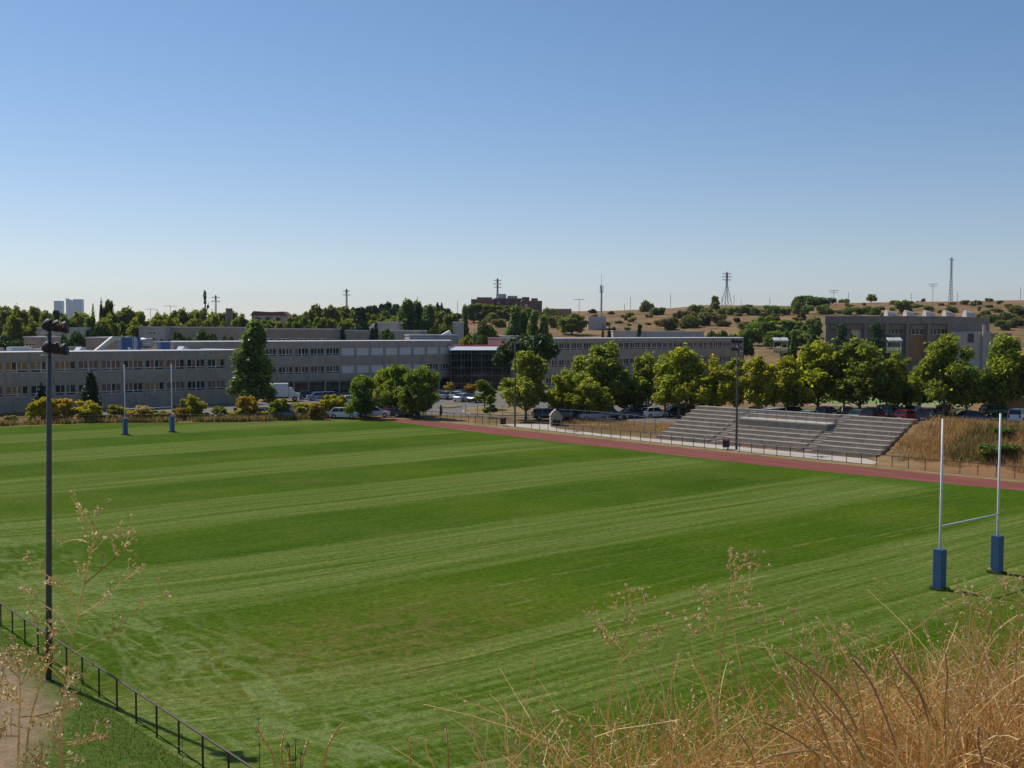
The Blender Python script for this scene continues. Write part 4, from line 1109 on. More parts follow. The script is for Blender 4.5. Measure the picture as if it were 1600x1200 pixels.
def tree(kind, x, y, w_, h, label, tint=(1, 1, 1), group=None, z=None, rot=None):
    w0, h0 = SPEC[kind][:2]; i = CNT.get(kind, 0); CNT[kind] = i + 1
    cm, tm = MESHES[kind][i % len(MESHES[kind])]
    t = thing(NAMES[kind], label, CATS.get(kind, 'tree'), (x, y, (T(x, y) if z is None else z) - .05), rng.uniform(0, 6.28) if rot is None else rot, group)
    t.scale = (w_ / w0, w_ / w0, h / h0)
    c = link('crown', cm, t); c.color = (*tint, 1)
    link('trunk', tm, t)
    return t
def tp(kind, px, ytop, Y, wpx, label, tint=(1, 1, 1), group=None, wf=1.0):
    """place by surveyed distance Y; height from the top's sight line, width from wpx"""
    p = P3(px, ytop, Y); z = T(p.x, Y); h = p.z - z
    return tree(kind, p.x, Y, wpx * Y / FPX * wf, max(h, 0.6), label, tint, group)
ROWG = 'plane trees beside the car parks'
Yl = (1.25, 1.12, .75); G0 = (.95, .95, 1); DK = (.82, .88, .95); LG = (1.12, 1.08, .8)  # DK: darker leaf tint, also paints shade into the crowns labelled shaded
# plane trees, from the middle of the picture to the right: px, top, distance, width
rows = [(822, 546, 150, 84, "tall plane tree right behind the left lamp pole of the stands' side", G0),
 (884, 576, 152, 56, "yellow-green plane tree just right of the lamp pole tree", LG),
 (907, 556, 166, 58, "narrow-topped plane tree behind the yellow-green one", G0),
 (925, 590, 150, 66, "low light green plane tree over the dark parked cars", LG),
 (953, 534, 160, 100, "tallest darker plane tree, in front of the long building's windows", DK),
 (1010, 552, 158, 64, "green plane tree right of the tallest dark one", G0),
 (1062, 540, 152, 92, "large yellow-green plane tree above the stand's left corner", LG),
 (1112, 556, 150, 76, "yellow-green plane tree above the stand, left of the lamp pole", Yl),
 (1150, 560, 158, 60, "plane tree half hidden behind the pole of the stand's lamp", G0),
 (1187, 556, 148, 70, "bright plane tree just right of the stand's lamp pole", Yl),
 (1232, 556, 150, 76, "very yellow plane tree below the left white lamp rack", Yl),
 (1280, 532, 154, 96, "broad bright plane tree right of the left white lamp rack", LG),
 (1345, 527, 150, 100, "darker plane tree before the hall's left windows", (.85, .9, 1)),
 (1405, 548, 150, 74, "plane tree below the right white lamp rack", G0),
 (1478, 524, 143, 100, "big plane tree before the hall's right end, with a pale double trunk", (.92, .95, 1)),
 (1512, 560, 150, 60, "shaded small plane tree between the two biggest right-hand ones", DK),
 (1566, 522, 142, 96, "big dark plane tree before the white wing of the hall", (.85, .92, 1)),
 (1632, 528, 142, 100, "plane tree cut by the right edge of the picture", G0),
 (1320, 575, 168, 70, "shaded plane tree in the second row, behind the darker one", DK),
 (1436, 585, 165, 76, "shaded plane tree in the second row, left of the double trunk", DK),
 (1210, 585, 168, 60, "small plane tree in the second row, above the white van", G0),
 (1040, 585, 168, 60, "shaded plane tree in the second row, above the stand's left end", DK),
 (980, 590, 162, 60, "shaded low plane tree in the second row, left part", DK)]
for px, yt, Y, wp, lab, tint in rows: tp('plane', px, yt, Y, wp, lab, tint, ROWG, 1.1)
# trees at the end of the pitch
tp('round', 563, 583, 152, 60, "dark round tree standing left of the big pair at the track's end", (.8, .9, 1), 'round trees at the far end of the pitch')
tp('round', 604, 574, 163, 60, "yellowish round tree behind the dark pair at the track's end", (1.5, 1.35, .8), 'round trees at the far end of the pitch')
tp('round', 619, 568, 158, 74, "big round tree, left of the two whose shade falls on the track", (1.0, 1.03, 1), 'round trees at the far end of the pitch')
tp('round', 655, 568, 153, 72, "big round tree, right of the two whose shade falls on the track", (.85, .93, 1), 'round trees at the far end of the pitch')
tp('poplar', 397, 494, 171, 76, "great poplar between the left building and the one with shutters", (1, 1, 1))
tp('pine', 824, 514, 198, 112, "large umbrella pine in front of the glass hall's right side", (.62, .7, .8))
tp('pine', 758, 503, 245, 60, "rounded pine above the glass hall's roof", (1.15, 1.1, 1))
tp('broad', 728, 522, 238, 36, "small light tree left of the rounded pine above the glass hall", (1.2, 1.2, 1))
tp('cypress', 141, 575, 156, 30, "dark conifer against the left building, beside the yellow bush", (1.1, 1.1, 1.1), None, 1.1)
tp('cypress', 64, 597, 156, 20, "small dark conifer behind the near lamp pole", (1, 1, 1), None, 1.2)
tp('young', 757, 593, 168, 46, "small spreading tree in the kerbed island of the car park", (.9, .95, 1), None, 1.0)
tp('young', 766, 617, 154, 26, "small dense tree in front of the kerbed island", (.8, .95, 1), None, 1.0)
tp('ailanthus', 703, 594, 210, 20, "small orange-tinged tree in front of the glass hall's left corner", (1.0, .8, .9))
tp('ailanthus', 735, 596, 205, 22, "reddish little tree in front of the glass hall", (1.0, .7, 1))
tp('young', 689, 632, 152, 8, "spindly sapling beside the car park road", (1.3, 1.2, .8))
# yellowing bushes along the far railing
OR = (1.0, .80, .9); YL = (1.05, 1.05, .9); GR = (.55, .75, .8)
for px, yt, Y, wp, lab, tint in ((64, 617, 138, 36, "tall yellow bush, left half of the pair by the near lamp pole", YL),
 (90, 616, 137, 36, "tall orange-tinged bush, right half of the pair by the near lamp pole", (1.15, .98, .9)),
 (135, 625, 137, 40, "yellow bush in front of the dark conifer", YL), (17, 650, 139, 20, "low yellow bush at the far left end of the railing", GR),
 (183, 631, 138, 30, "orange-green bush left of the far goal's left upright", (.8, .75, .9)), (163, 648, 137, 20, "low green bush left of the far goal", GR),
 (222, 634, 136, 40, "brownish bush between the far goal's uprights", OR), (243, 642, 136, 30, "green-yellow bush under the far goal's crossbar", GR),
 (257, 646, 134, 26, "orange low bush beside the far goal's right upright", OR), (279, 636, 134, 22, "reddish bush just right of the far goal", OR),
 (300, 615, 135, 36, "tall olive bush before the left building's end", (.75, .8, .8)), (313, 646, 132, 24, "low yellow bush at the foot of the olive one", YL),
 (342, 634, 133, 22, "greenish bush at the corner of the left building", GR), (384, 613, 140, 30, "tall reddish-brown bush below the poplar", OR),
 (377, 640, 131, 36, "low yellow bush below the poplar", YL), (415, 644, 130, 30, "low orange and green bush right of the poplar", (1, .95, .9)),
 (437, 620, 150, 28, "dull green bush in front of the white truck", GR), (476, 627, 140, 36, "yellow-green bush right of the white truck", (.9, .95, .9)),
 (497, 630, 150, 24, "brownish bush in the verge right of the truck", (.7, .6, .8)), (521, 613, 134, 34, "rounded yellow-green little tree left of the dark round tree", YL),
 (562, 640, 128, 22, "low yellow bush at the foot of the dark round tree", YL), (354, 655, 128, 22, "low orange weeds bush by the railing left of the poplar", OR),
 (205, 655, 135, 22, "low orange bush behind the far goal's left pad", OR)):
    tp('ailanthus', px, yt - 4, (141.8 + px * .024 + rng.uniform(0, 1.5)) if Y < 145 else Y, wp, lab, tint, 'yellowing bushes along the far railing', 1.25)
# background left: pines, wood, cypresses
for px, yt, Y, wp, lab, tint in ((12, 520, 232, 54, "low dark pine at the left edge above the roof", (.9, .95, 1)), (88, 516, 232, 52, "low dark pine right behind the near pole's lamps", (1, 1, 1)),
 (122, 519, 236, 56, "low dark pine above the left building's skylight", (.95, 1, 1)), (150, 505, 262, 50, "darker pine behind the roof duct", (.75, .85, 1)),
 (244, 523, 240, 36, "low pine crown just right of the silver roof drum", (1, 1, 1)), (320, 516, 240, 60, "pine crown behind the second skylight", (1.1, 1.05, 1)),
 (281, 515, 244, 44, "greyish pine crown between the roof tanks and the second skylight", (.8, .8, 1.1)), (355, 519, 238, 30, "small pine crown left of the poplar", (1, 1, 1)),
 (452, 506, 258, 36, "small pine dome left in the middle gap above the grey wing", (1.1, 1.1, 1)), (485, 505, 262, 44, "small pine dome right in the middle gap above the grey wing", (1.15, 1.1, 1)),
 (504, 523, 232, 34, "bright low pine crown above the shutters' roof", (1.3, 1.2, 1)), (606, 515, 245, 40, "bright pine crown right of the black cedars", (1.35, 1.25, 1)),
 (672, 510, 262, 34, "bright pine crown above the flat roofs, left of the small poplar", (1.3, 1.2, 1)), (1124, 511, 275, 56, "bright flat pine behind the right end of the long building", (1.2, 1.15, 1)),
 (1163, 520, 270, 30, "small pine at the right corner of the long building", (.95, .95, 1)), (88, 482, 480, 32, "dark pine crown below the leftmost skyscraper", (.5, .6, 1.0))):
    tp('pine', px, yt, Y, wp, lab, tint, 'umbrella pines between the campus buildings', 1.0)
for px, yt, Y, wp, lab in ((158, 465, 330, 12, "tall narrow cypress on the left skyline"), (145, 474, 340, 11, "shorter cypress left of the tall one on the skyline"), (180, 506, 262, 7, "slim dark cypress above the roof duct"),
 (942, 505, 275, 8, "slim cypress pair's left one, above the long building's roof"), (952, 503, 277, 11, "wider cypress beside the slim one above the long building")):
    tp('cypress', px, yt, Y, wp, lab, (1, 1, 1), 'cypresses on the campus', 1.15)
for px, yt, Y, wp, lab, tint in ((533, 505, 262, 40, "left black cedar above the roof with shutters", (1.2, 1.2, 1.3)), (565, 476, 268, 66, "tallest black cedar above the roof with shutters", (1.1, 1.1, 1.2)), (584, 506, 262, 38, "right black cedar above the roof with shutters", (1.1, 1.1, 1.2)),
 (1000, 503, 262, 22, "small dark conifer on the long building's roofline", (1.0, 1.1, .9)), (1316, 499, 228, 40, "grey-green conifer before the hall's left windows", (2.2, 2.2, 2.6)), (1369, 500, 226, 50, "broad grey-green conifer before the hall's second bay", (2.0, 2.1, 2.4)), (1275, 500, 232, 42, "grey conifer at the hall's left corner", (2.0, 2.1, 2.6)), (1388, 518, 224, 30, "lower grey conifer before the hall's third bay", (1.8, 2, 2.2)), (1333, 515, 227, 22, "small grey conifer in the hall's first bay", (2, 2.1, 2.3))):
    tp('cedar', px, yt, Y, wp, lab, tint)
for px, yt, Y, wp, lab, tint in ((636, 467, 300, 50, "grey-green poplar, left of the clump above the shutters", (.9, .95, 1.1)), (652, 468, 305, 46, "grey-green poplar, middle of the clump above the shutters", (.85, .9, 1.1)), (669, 472, 298, 36, "grey-green poplar, right of the clump above the shutters", (.9, .95, 1.1)),
 (726, 476, 275, 24, "single slender poplar in front of the bare slope", (.9, .95, 1.1)), (805, 474, 262, 40, "poplar before the brick flats, left one of three", (.9, .95, 1.1)), (818, 480, 266, 32, "poplar before the brick flats, middle one of three", (.9, 1, 1)), (833, 486, 262, 30, "poplar before the brick flats, right one of three", (.9, 1, 1)),
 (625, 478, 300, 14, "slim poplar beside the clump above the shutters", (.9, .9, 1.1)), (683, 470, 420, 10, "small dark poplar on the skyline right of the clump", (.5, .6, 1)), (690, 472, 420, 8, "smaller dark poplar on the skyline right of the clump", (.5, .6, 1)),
 (850, 490, 262, 34, "loose pale poplar right of the brick flats", (1.1, 1.1, 1.1)), (1228, 512, 235, 20, "dark poplar left of the hall", (.7, .8, 1)), (1240, 515, 238, 18, "dark slim tree beside the hall's left poplar", (.7, .8, 1))):
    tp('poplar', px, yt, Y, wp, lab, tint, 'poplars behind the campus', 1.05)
# the wood on the left skyline
WG = 'trees of the wood along the left skyline'
wood = [(5, 478), (28, 477), (52, 479), (72, 486), (20, 492), (48, 494), (80, 495), (105, 492), (118, 487), (130, 489), (142, 492), (172, 490), (172, 468), (186, 487), (206, 480), (222, 487), (160, 496), (190, 500), (215, 498), (240, 497), (250, 489), (262, 493),
 (276, 483), (290, 482), (306, 485), (318, 482), (334, 486), (350, 488), (364, 487), (378, 491), (275, 497), (300, 499), (325, 498), (350, 500), (410, 497), (425, 500), (440, 502), (462, 488), (468, 495), (485, 482), (500, 476), (515, 474), (530, 480), (545, 478), (555, 485), (480, 500), (500, 495), (520, 498), (540, 496), (598, 486), (612, 492), (590, 494), (575, 486), (740, 475), (750, 474), (760, 475), (770, 476), (782, 477), (794, 476), (806, 479), (818, 480), (828, 483), (840, 486), (705, 490), (694, 486), (712, 497)]
ORD = "first second third fourth fifth sixth seventh eighth ninth tenth eleventh twelfth thirteenth fourteenth fifteenth sixteenth seventeenth eighteenth nineteenth twentieth".split()
for i, (px, yt) in enumerate(sorted(wood)):
    back = yt < 490 or px > 735
    Y = 390 + rng.uniform(-20, 30) if back else 315 + rng.uniform(-15, 20)
    if px > 735: Y = 520
    kd = 'plane' if px < 400 and rng.random() < .75 else 'broad'
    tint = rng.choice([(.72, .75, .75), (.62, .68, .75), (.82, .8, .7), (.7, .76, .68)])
    if kd == 'broad': tint = tuple(c * 1.25 for c in tint)
    wp = rng.uniform(36, 50)
    if px == 172 and yt == 468: kd, tint, wp, Y = 'broad', (.55, .6, .8), 30, 345
    seg = ["far left wood, above the left pines", "left wood under the skyscrapers", "left wood behind the roof tanks", "skyline wood left of the poplar", "skyline wood right of the poplar", "wood left of the black cedars", "trees around the poplar clump", "trees below the brick flats"][min(7, px // 90 if px < 720 else 7)]
    lab = ("back-row " if back else "front-row ") + ("plane" if kd == 'plane' else "broadleaf") + " tree in the " + seg + ", " + ORD[i % 20 if False else [q for q in sorted(wood) if min(7, q[0] // 90 if q[0] < 720 else 7) == min(7, px // 90 if px < 720 else 7)].index((px, yt))] + " from its left"
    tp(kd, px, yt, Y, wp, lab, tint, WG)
# dark pine belt on the hill behind, x 560-700
for i, (px, yt) in enumerate(((585, 473), (604, 472), (622, 473), (676, 474), (692, 480), (704, 486), (560, 476))):
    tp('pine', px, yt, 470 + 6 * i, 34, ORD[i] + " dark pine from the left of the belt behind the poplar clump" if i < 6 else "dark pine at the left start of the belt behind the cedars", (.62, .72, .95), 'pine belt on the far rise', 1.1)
# hillside: individual shrubs and small trees
hill = [(1010, 487, 20, 17, 'shrub', (1, 1.1, 1)), (1028, 492, 26, 10, 'shrub', (.8, 1.1, .7)), (870, 497, 12, 8, 'shrub', (.5, .6, .6)), (926, 489, 12, 6, 'shrub', (.45, .55, .6)), (893, 523, 44, 33, 'broad', (1.0, 1.0, 1.1)), (861, 512, 20, 15, 'shrub', (.8, .8, .8)), (872, 508, 22, 14, 'shrub', (1, 1, .9)),
 (930, 512, 14, 10, 'shrub', (1, .95, .8)), (1117, 487, 16, 26, 'broad', (1.1, 1.1, .9)), (1085, 492, 22, 14, 'shrub', (.9, 1, .8)), (1103, 493, 18, 11, 'shrub', (.8, 1.1, .7)), (1130, 491, 16, 10, 'shrub', (.9, 1.2, .7)), (1143, 492, 18, 10, 'shrub', (.9, 1.2, .7)), (1158, 492, 16, 14, 'shrub', (.9, 1.1, .8)), (1176, 492, 24, 12, 'shrub', (.8, 1.15, .6)), (1205, 492, 26, 13, 'shrub', (.8, 1.2, .6)), (1228, 492, 22, 11, 'shrub', (.9, 1.3, .6)), (1246, 491, 20, 20, 'shrub', (.9, 1, .9)), (1262, 491, 22, 12, 'shrub', (.9, 1.3, .6)), (1284, 491, 20, 14, 'shrub', (.8, 1.2, .7)), (1295, 491, 16, 10, 'shrub', (.9, 1.2, .7)),
 (1257, 478, 32, 14, 'shrub', (.5, .75, .6)), (1282, 478, 40, 13, 'shrub', (.5, .75, .6)), (1318, 473, 18, 9, 'shrub', (.9, 1, .8)), (1362, 473, 17, 13, 'broad', (1, 1, .9)), (1328, 492, 20, 10, 'shrub', (.9, 1.2, .7)), (1345, 491, 24, 11, 'shrub', (.9, 1.25, .7)), (1365, 492, 22, 12, 'shrub', (.7, 1.1, .6)), (1412, 490, 22, 18, 'shrub', (.9, 1.2, .6)), (1418, 477, 14, 7, 'shrub', (.8, .9, .8)), (1442, 471, 7, 8, 'shrub', (.7, .8, .8)), (1434, 471, 5, 4, 'shrub', (.7, .8, .8)),
 (1450, 487, 14, 9, 'shrub', (1, 1.1, .8)), (1487, 488, 18, 9, 'shrub', (.9, 1.1, .7)), (1508, 476, 14, 6, 'shrub', (.9, .9, .8)), (1520, 478, 8, 4, 'shrub', (.8, 1, .7)), (1546, 471, 12, 5, 'shrub', (1, 1, .9)), (1563, 475, 10, 5, 'shrub', (.8, .9, .7)), (1545, 481, 10, 5, 'shrub', (.8, 1, .7)), (1560, 488, 14, 6, 'shrub', (.8, 1, .7)), (1578, 484, 12, 5, 'shrub', (.8, .9, .7)), (1592, 493, 26, 14, 'shrub', (.6, .8, .6)), (1572, 500, 24, 12, 'shrub', (.6, .8, .6)), (1548, 505, 26, 12, 'shrub', (.65, .8, .6)), (1590, 512, 26, 14, 'shrub', (.6, .75, .6)), (1540, 492, 16, 7, 'shrub', (.8, .95, .7)), (1565, 516, 24, 14, 'shrub', (.7, .9, .7)),
 (1193, 498, 12, 9, 'shrub', (.45, .5, .6)), (1253, 500, 12, 12, 'shrub', (.45, .5, .6)), (1152, 504, 10, 7, 'shrub', (.6, .5, .6)), (1210, 507, 16, 12, 'shrub', (.55, .55, .55)), (1055, 510, 12, 14, 'shrub', (1, 1.1, .9)), (1045, 516, 20, 16, 'shrub', (.7, .7, .7)), (1030, 510, 14, 10, 'shrub', (1, .9, .8)), (1078, 512, 30, 20, 'shrub', (.9, 1, .8)), (1100, 508, 26, 14, 'shrub', (.65, .6, .6)), (1120, 505, 26, 12, 'shrub', (.65, .55, .6)), (1062, 498, 18, 12, 'shrub', (.7, .7, .6)), (1075, 500, 26, 12, 'shrub', (.65, .6, .6)), (1108, 500, 24, 12, 'shrub', (.8, .9, .7)), (1130, 510, 20, 10, 'shrub', (.7, .6, .6)),
 (1180, 512, 14, 8, 'shrub', (1, 1.1, .7)), (1160, 518, 16, 14, 'shrub', (.9, 1, .9)), (1195, 530, 40, 36, 'broad', (.9, 1.05, .9)), (1225, 528, 34, 30, 'broad', (.85, 1, .9)), (1252, 528, 34, 26, 'broad', (.8, .95, .9)), (1175, 540, 36, 34, 'broad', (.85, 1, .9)), (1212, 545, 40, 30, 'broad', (.8, .95, .9)), (1270, 530, 30, 34, 'broad', (.75, .85, 1)), (1245, 545, 40, 30, 'broad', (.85, 1, .9)), (1150, 545, 26, 24, 'broad', (.9, 1, .9)),
 (700, 501, 10, 9, 'shrub', (.8, .9, .8)), (768, 508, 22, 20, 'broad', (.9, 1, 1)), (780, 512, 20, 12, 'shrub', (1, 1, .8)), (860, 496, 20, 14, 'shrub', (1.1, 1.1, .9)), (730, 490, 14, 8, 'shrub', (1, 1.1, .9)), (755, 491, 14, 6, 'shrub', (1, 1.2, .8)), (1352, 484, 8, 5, 'shrub', (1, 1, 1)), (955, 491, 10, 5, 'shrub', (1, 1, .9)), (985, 496, 14, 7, 'shrub', (1, 1.1, .8)), (975, 497, 10, 5, 'shrub', (1, .9, .8)), (1325, 484, 10, 4, 'shrub', (1, .9, .8)), (1470, 478, 10, 4, 'shrub', (1, .9, .7)), (1375, 484, 12, 5, 'shrub', (1, .9, .7))]
for k in range(110):
    px = rng.uniform(860, 1610); top = 516 - (ridge((px - 800) / FPX) - EYE) * FPX / 600
    hill.append((px, rng.uniform(top + 5, 512 if px > 1050 else 520), rng.uniform(5, 13), rng.uniform(3, 7), 'shrub', rng.choice([(.9, .85, .7), (1.0, 1.1, .8), (.9, .7, .55), (1.2, 1.1, .9), (1.5, 1.1, .8)])))
for i, (px, yb, wp, hp, kd, tint) in enumerate(hill):
    x, y = ground_hit(px, yb, 250)
    y = min(y, 640); x = x if y < 640 else P3(px, yb, 640).x
    sc = y / FPX
    tint = tuple(c * 1.25 for c in tint)
    tree(kd, x, y, wp * sc * 1.15, hp * sc * (1.4 if kd == 'shrub' else 1.0), None, tint, 'shrubs and small trees scattered on the dry hillside')['label'] = 'green scrub growing on the dry hillside'
# ------------------------------------------------------------------ cars: body, glass, roof, wheels (tyre > rim), lamps
def loft(mb, st):
    """stations: (x, z_bottom, z_shoulder, z_top, half width low, half width top)"""
    n = 8; b0 = len(mb.v)
    for (x, zb, zs, zt, wl, wt) in st:
        ring = [(-wl * .93, zb), (-wl, zb + (zs - zb) * .45), (-wl * .985, zs), (-wt, zt), (wt, zt), (wl * .985, zs), (wl, zb + (zs - zb) * .45), (wl * .93, zb)]
        mb.v += [(x, y, z) for y, z in ring]
    for i in range(len(st) - 1):
        for k in range(n):
            k2 = (k + 1) % n; a = b0 + i * n
            mb.f.append((a + k, a + k2, a + n + k2, a + n + k)); mb.m.append(mb.mi)
    mb.f.append(tuple(b0 + k for k in range(n))[::-1]); mb.m.append(mb.mi)
    e = b0 + (len(st) - 1) * n
    mb.f.append(tuple(e + k for k in range(n))); mb.m.append(mb.mi)
def make_car(kind):
    t = thing('parked_car', 'car', 'car', (0, 0, 0))
    if kind == 'hatch': Ln, Wd, belt, H_, gl = 4.05, .86, .92, 1.46, (-1.75, -1.35, .35, 1.05)
    elif kind == 'sedan': Ln, Wd, belt, H_, gl = 4.5, .88, .92, 1.43, (-1.70, -1.05, .35, 1.15)
    elif kind == 'estate': Ln, Wd, belt, H_, gl = 4.5, .88, .95, 1.52, (-2.05, -1.8, .35, 1.15)
    elif kind == 'suv': Ln, Wd, belt, H_, gl = 4.5, .92, 1.1, 1.74, (-2.05, -1.85, .45, 1.1)
    else: Ln, Wd, belt, H_, gl = 4.6, .92, 1.15, 1.92, (-2.15, -2.05, .9, 1.55)
    h = Ln / 2
    tail = .04 if kind in ('hatch', 'estate', 'suv', 'van') else .0
    st = [(-h, .38, .62, .80 + tail, Wd * .84, Wd * .72), (-h + .12, .24, .70, belt - .02, Wd * .96, Wd * .84), (-h + .8, .20, .74, belt, Wd, Wd * .9), (0, .20, .74, belt, Wd, Wd * .92),
          (h - 1.25, .20, .72, belt - .02, Wd, Wd * .9), (h - .45, .22, .62, belt - .16, Wd * .96, Wd * .82), (h - .1, .26, .54, belt - .28, Wd * .86, Wd * .72), (h, .34, .5, .60, Wd * .72, Wd * .6)]
    mb = MB(); loft(mb, st); body = mb.build('body', M['paint'], t, True)
    m = body.modifiers.new('e', 'EDGE_SPLIT'); m.split_angle = radians(38); body['paint'] = 1
    x0, x1, x2, x3 = gl
    wb, wt = Wd * .89, Wd * .72
    mb = MB(); b = len(mb.v)
    mb.v += [(x0, -wb, belt - .03), (x3, -wb, belt - .04), (x3, wb, belt - .04), (x0, wb, belt - .03), (x1, -wt, H_ - .04), (x2, -wt, H_ - .04), (x2, wt, H_ - .04), (x1, wt, H_ - .04)]
    for f in ((0, 1, 5, 4), (1, 2, 6, 5), (2, 3, 7, 6), (3, 0, 4, 7), (4, 5, 6, 7)): mb.f.append(f); mb.m.append(0)
    mb.build('windows', M['carglass'], t)
    mb = MB(); loft(mb, [(x1 - .06, H_ - .07, H_ - .04, H_ - .03, wt * .9, wt * .8), (x1 + .25, H_ - .06, H_ - .02, H_ + .01, wt + .03, wt * .85), (x2 - .2, H_ - .06, H_ - .02, H_ + .01, wt + .03, wt * .85), (x2 + .08, H_ - .09, H_ - .06, H_ - .05, wt * .95, wt * .8)])
    xm = (x1 + x2) / 2
    for s in (-1, 1):
        for (xa, xb) in ((x0, x1), (x3, x2), (xm - .05, xm - .05)) + (((-.95 - .4, -.95 - .35),) if kind in ('estate', 'suv', 'van') else ()):
            mb.tube([(xa, s * (wb + .004), belt - .03), (xb, s * (wt + .006), H_ - .05)], .045, 4)
    r = mb.build('roof', M['paint'], t, True); r['paint'] = 1; m = r.modifiers.new('e', 'EDGE_SPLIT'); m.split_angle = radians(38)
    wr = .31 if kind not in ('suv', 'van') else .35
    for sx in (-h + .78, h - .82):
        for s in (-1, 1):
            mb = MB(); mb.tube([(sx, s * (Wd - .19), wr), (sx, s * (Wd + .012), wr)], wr, 18); w1 = mb.build('wheel', M['tyre'], t)
            mb = MB(); mb.tube([(sx, s * (Wd + .013), wr), (sx, s * (Wd + .022), wr)], wr * .62, 12); mb.build('rim', M['rim'], w1)
    for s in (-1, 1):
        mb = MB(); mb.box(h - .16, h - .03, s * Wd * .62 - .14, s * Wd * .62 + .14, .55, .68); mb.build('headlight', M['lamp_w'], t)
        mb = MB(); mb.box(-h - .006, -h + .12, s * Wd * .70 - .1, s * Wd * .70 + .1, .66, .84 + (.2 if kind in ('suv', 'van', 'estate') else 0)); mb.build('tail_light', M['lamp_r'], t)
        mb = MB(); mb.box(x3 - .28, x3 - .12, s * (wb + .02), s * (wb + .17), belt - .02, belt + .11); mm = mb.build('mirror', M['paint'], t); mm['paint'] = 1
    mb = MB(); mb.box(-h - .02, -h + .01, -.26, .26, .48, .59); mb.build('number_plate', M['white'], t)
    mb = MB(); mb.box(h - .3, h + .01, -.5, .5, .3, .42); mb.build('grille', M['black'], t)
    return t
PROTO = {}
C_ = {'white': (.72, .72, .72), 'silver': (.42, .43, .44), 'grey': (.16, .17, .18), 'black': (.012, .013, .016), 'navy': (.012, .02, .05), 'red': (.36, .015, .02), 'green': (.03, .07, .05), 'paleblue': (.22, .32, .45), 'maroon': (.12, .02, .02), 'teal': (.16, .26, .24), 'dkred': (.2, .02, .02)}
def car(kind, px, py, col, hd, label, grp):
    x, y = ground_hit(px, py, 100)
    if px > 1100:                                           # the row beyond the bank, wheels hidden by its crest
        y = (149.5 if py < 646.5 else 146.0) + (px * 7 % 5) * .3; y = {1213: 138.5, 1267: 139.5, 1416: 140.5, 1520: 139, 1592: 139, 1137: 139, 1345: 141, 1450: 139.5, 1366: 140}.get(px, y); x = P3(px, 640, y).x; hd = hd + .42 if px not in (1520, 1558) else hd - .35
    first = kind not in PROTO
    if first: PROTO[kind] = make_car(kind)
    z = Tg(x, y) + 0.055
    if first:
        t = PROTO[kind]; t.location = (x, y, z); t.rotation_euler = (0, 0, hd); t['label'] = label; t['group'] = grp
        for c in t.children:
            if c.get('paint'): c.color = (*C_[col], 1)
    else: t = dup(PROTO[kind], (x, y, z), hd, label, grp, None, (*C_[col], 1))
    return t
G1 = 'cars parked at the glass hall'; G2 = 'cars parked behind the far railing'; G3 = 'cars parked under the plane trees'
H = TH
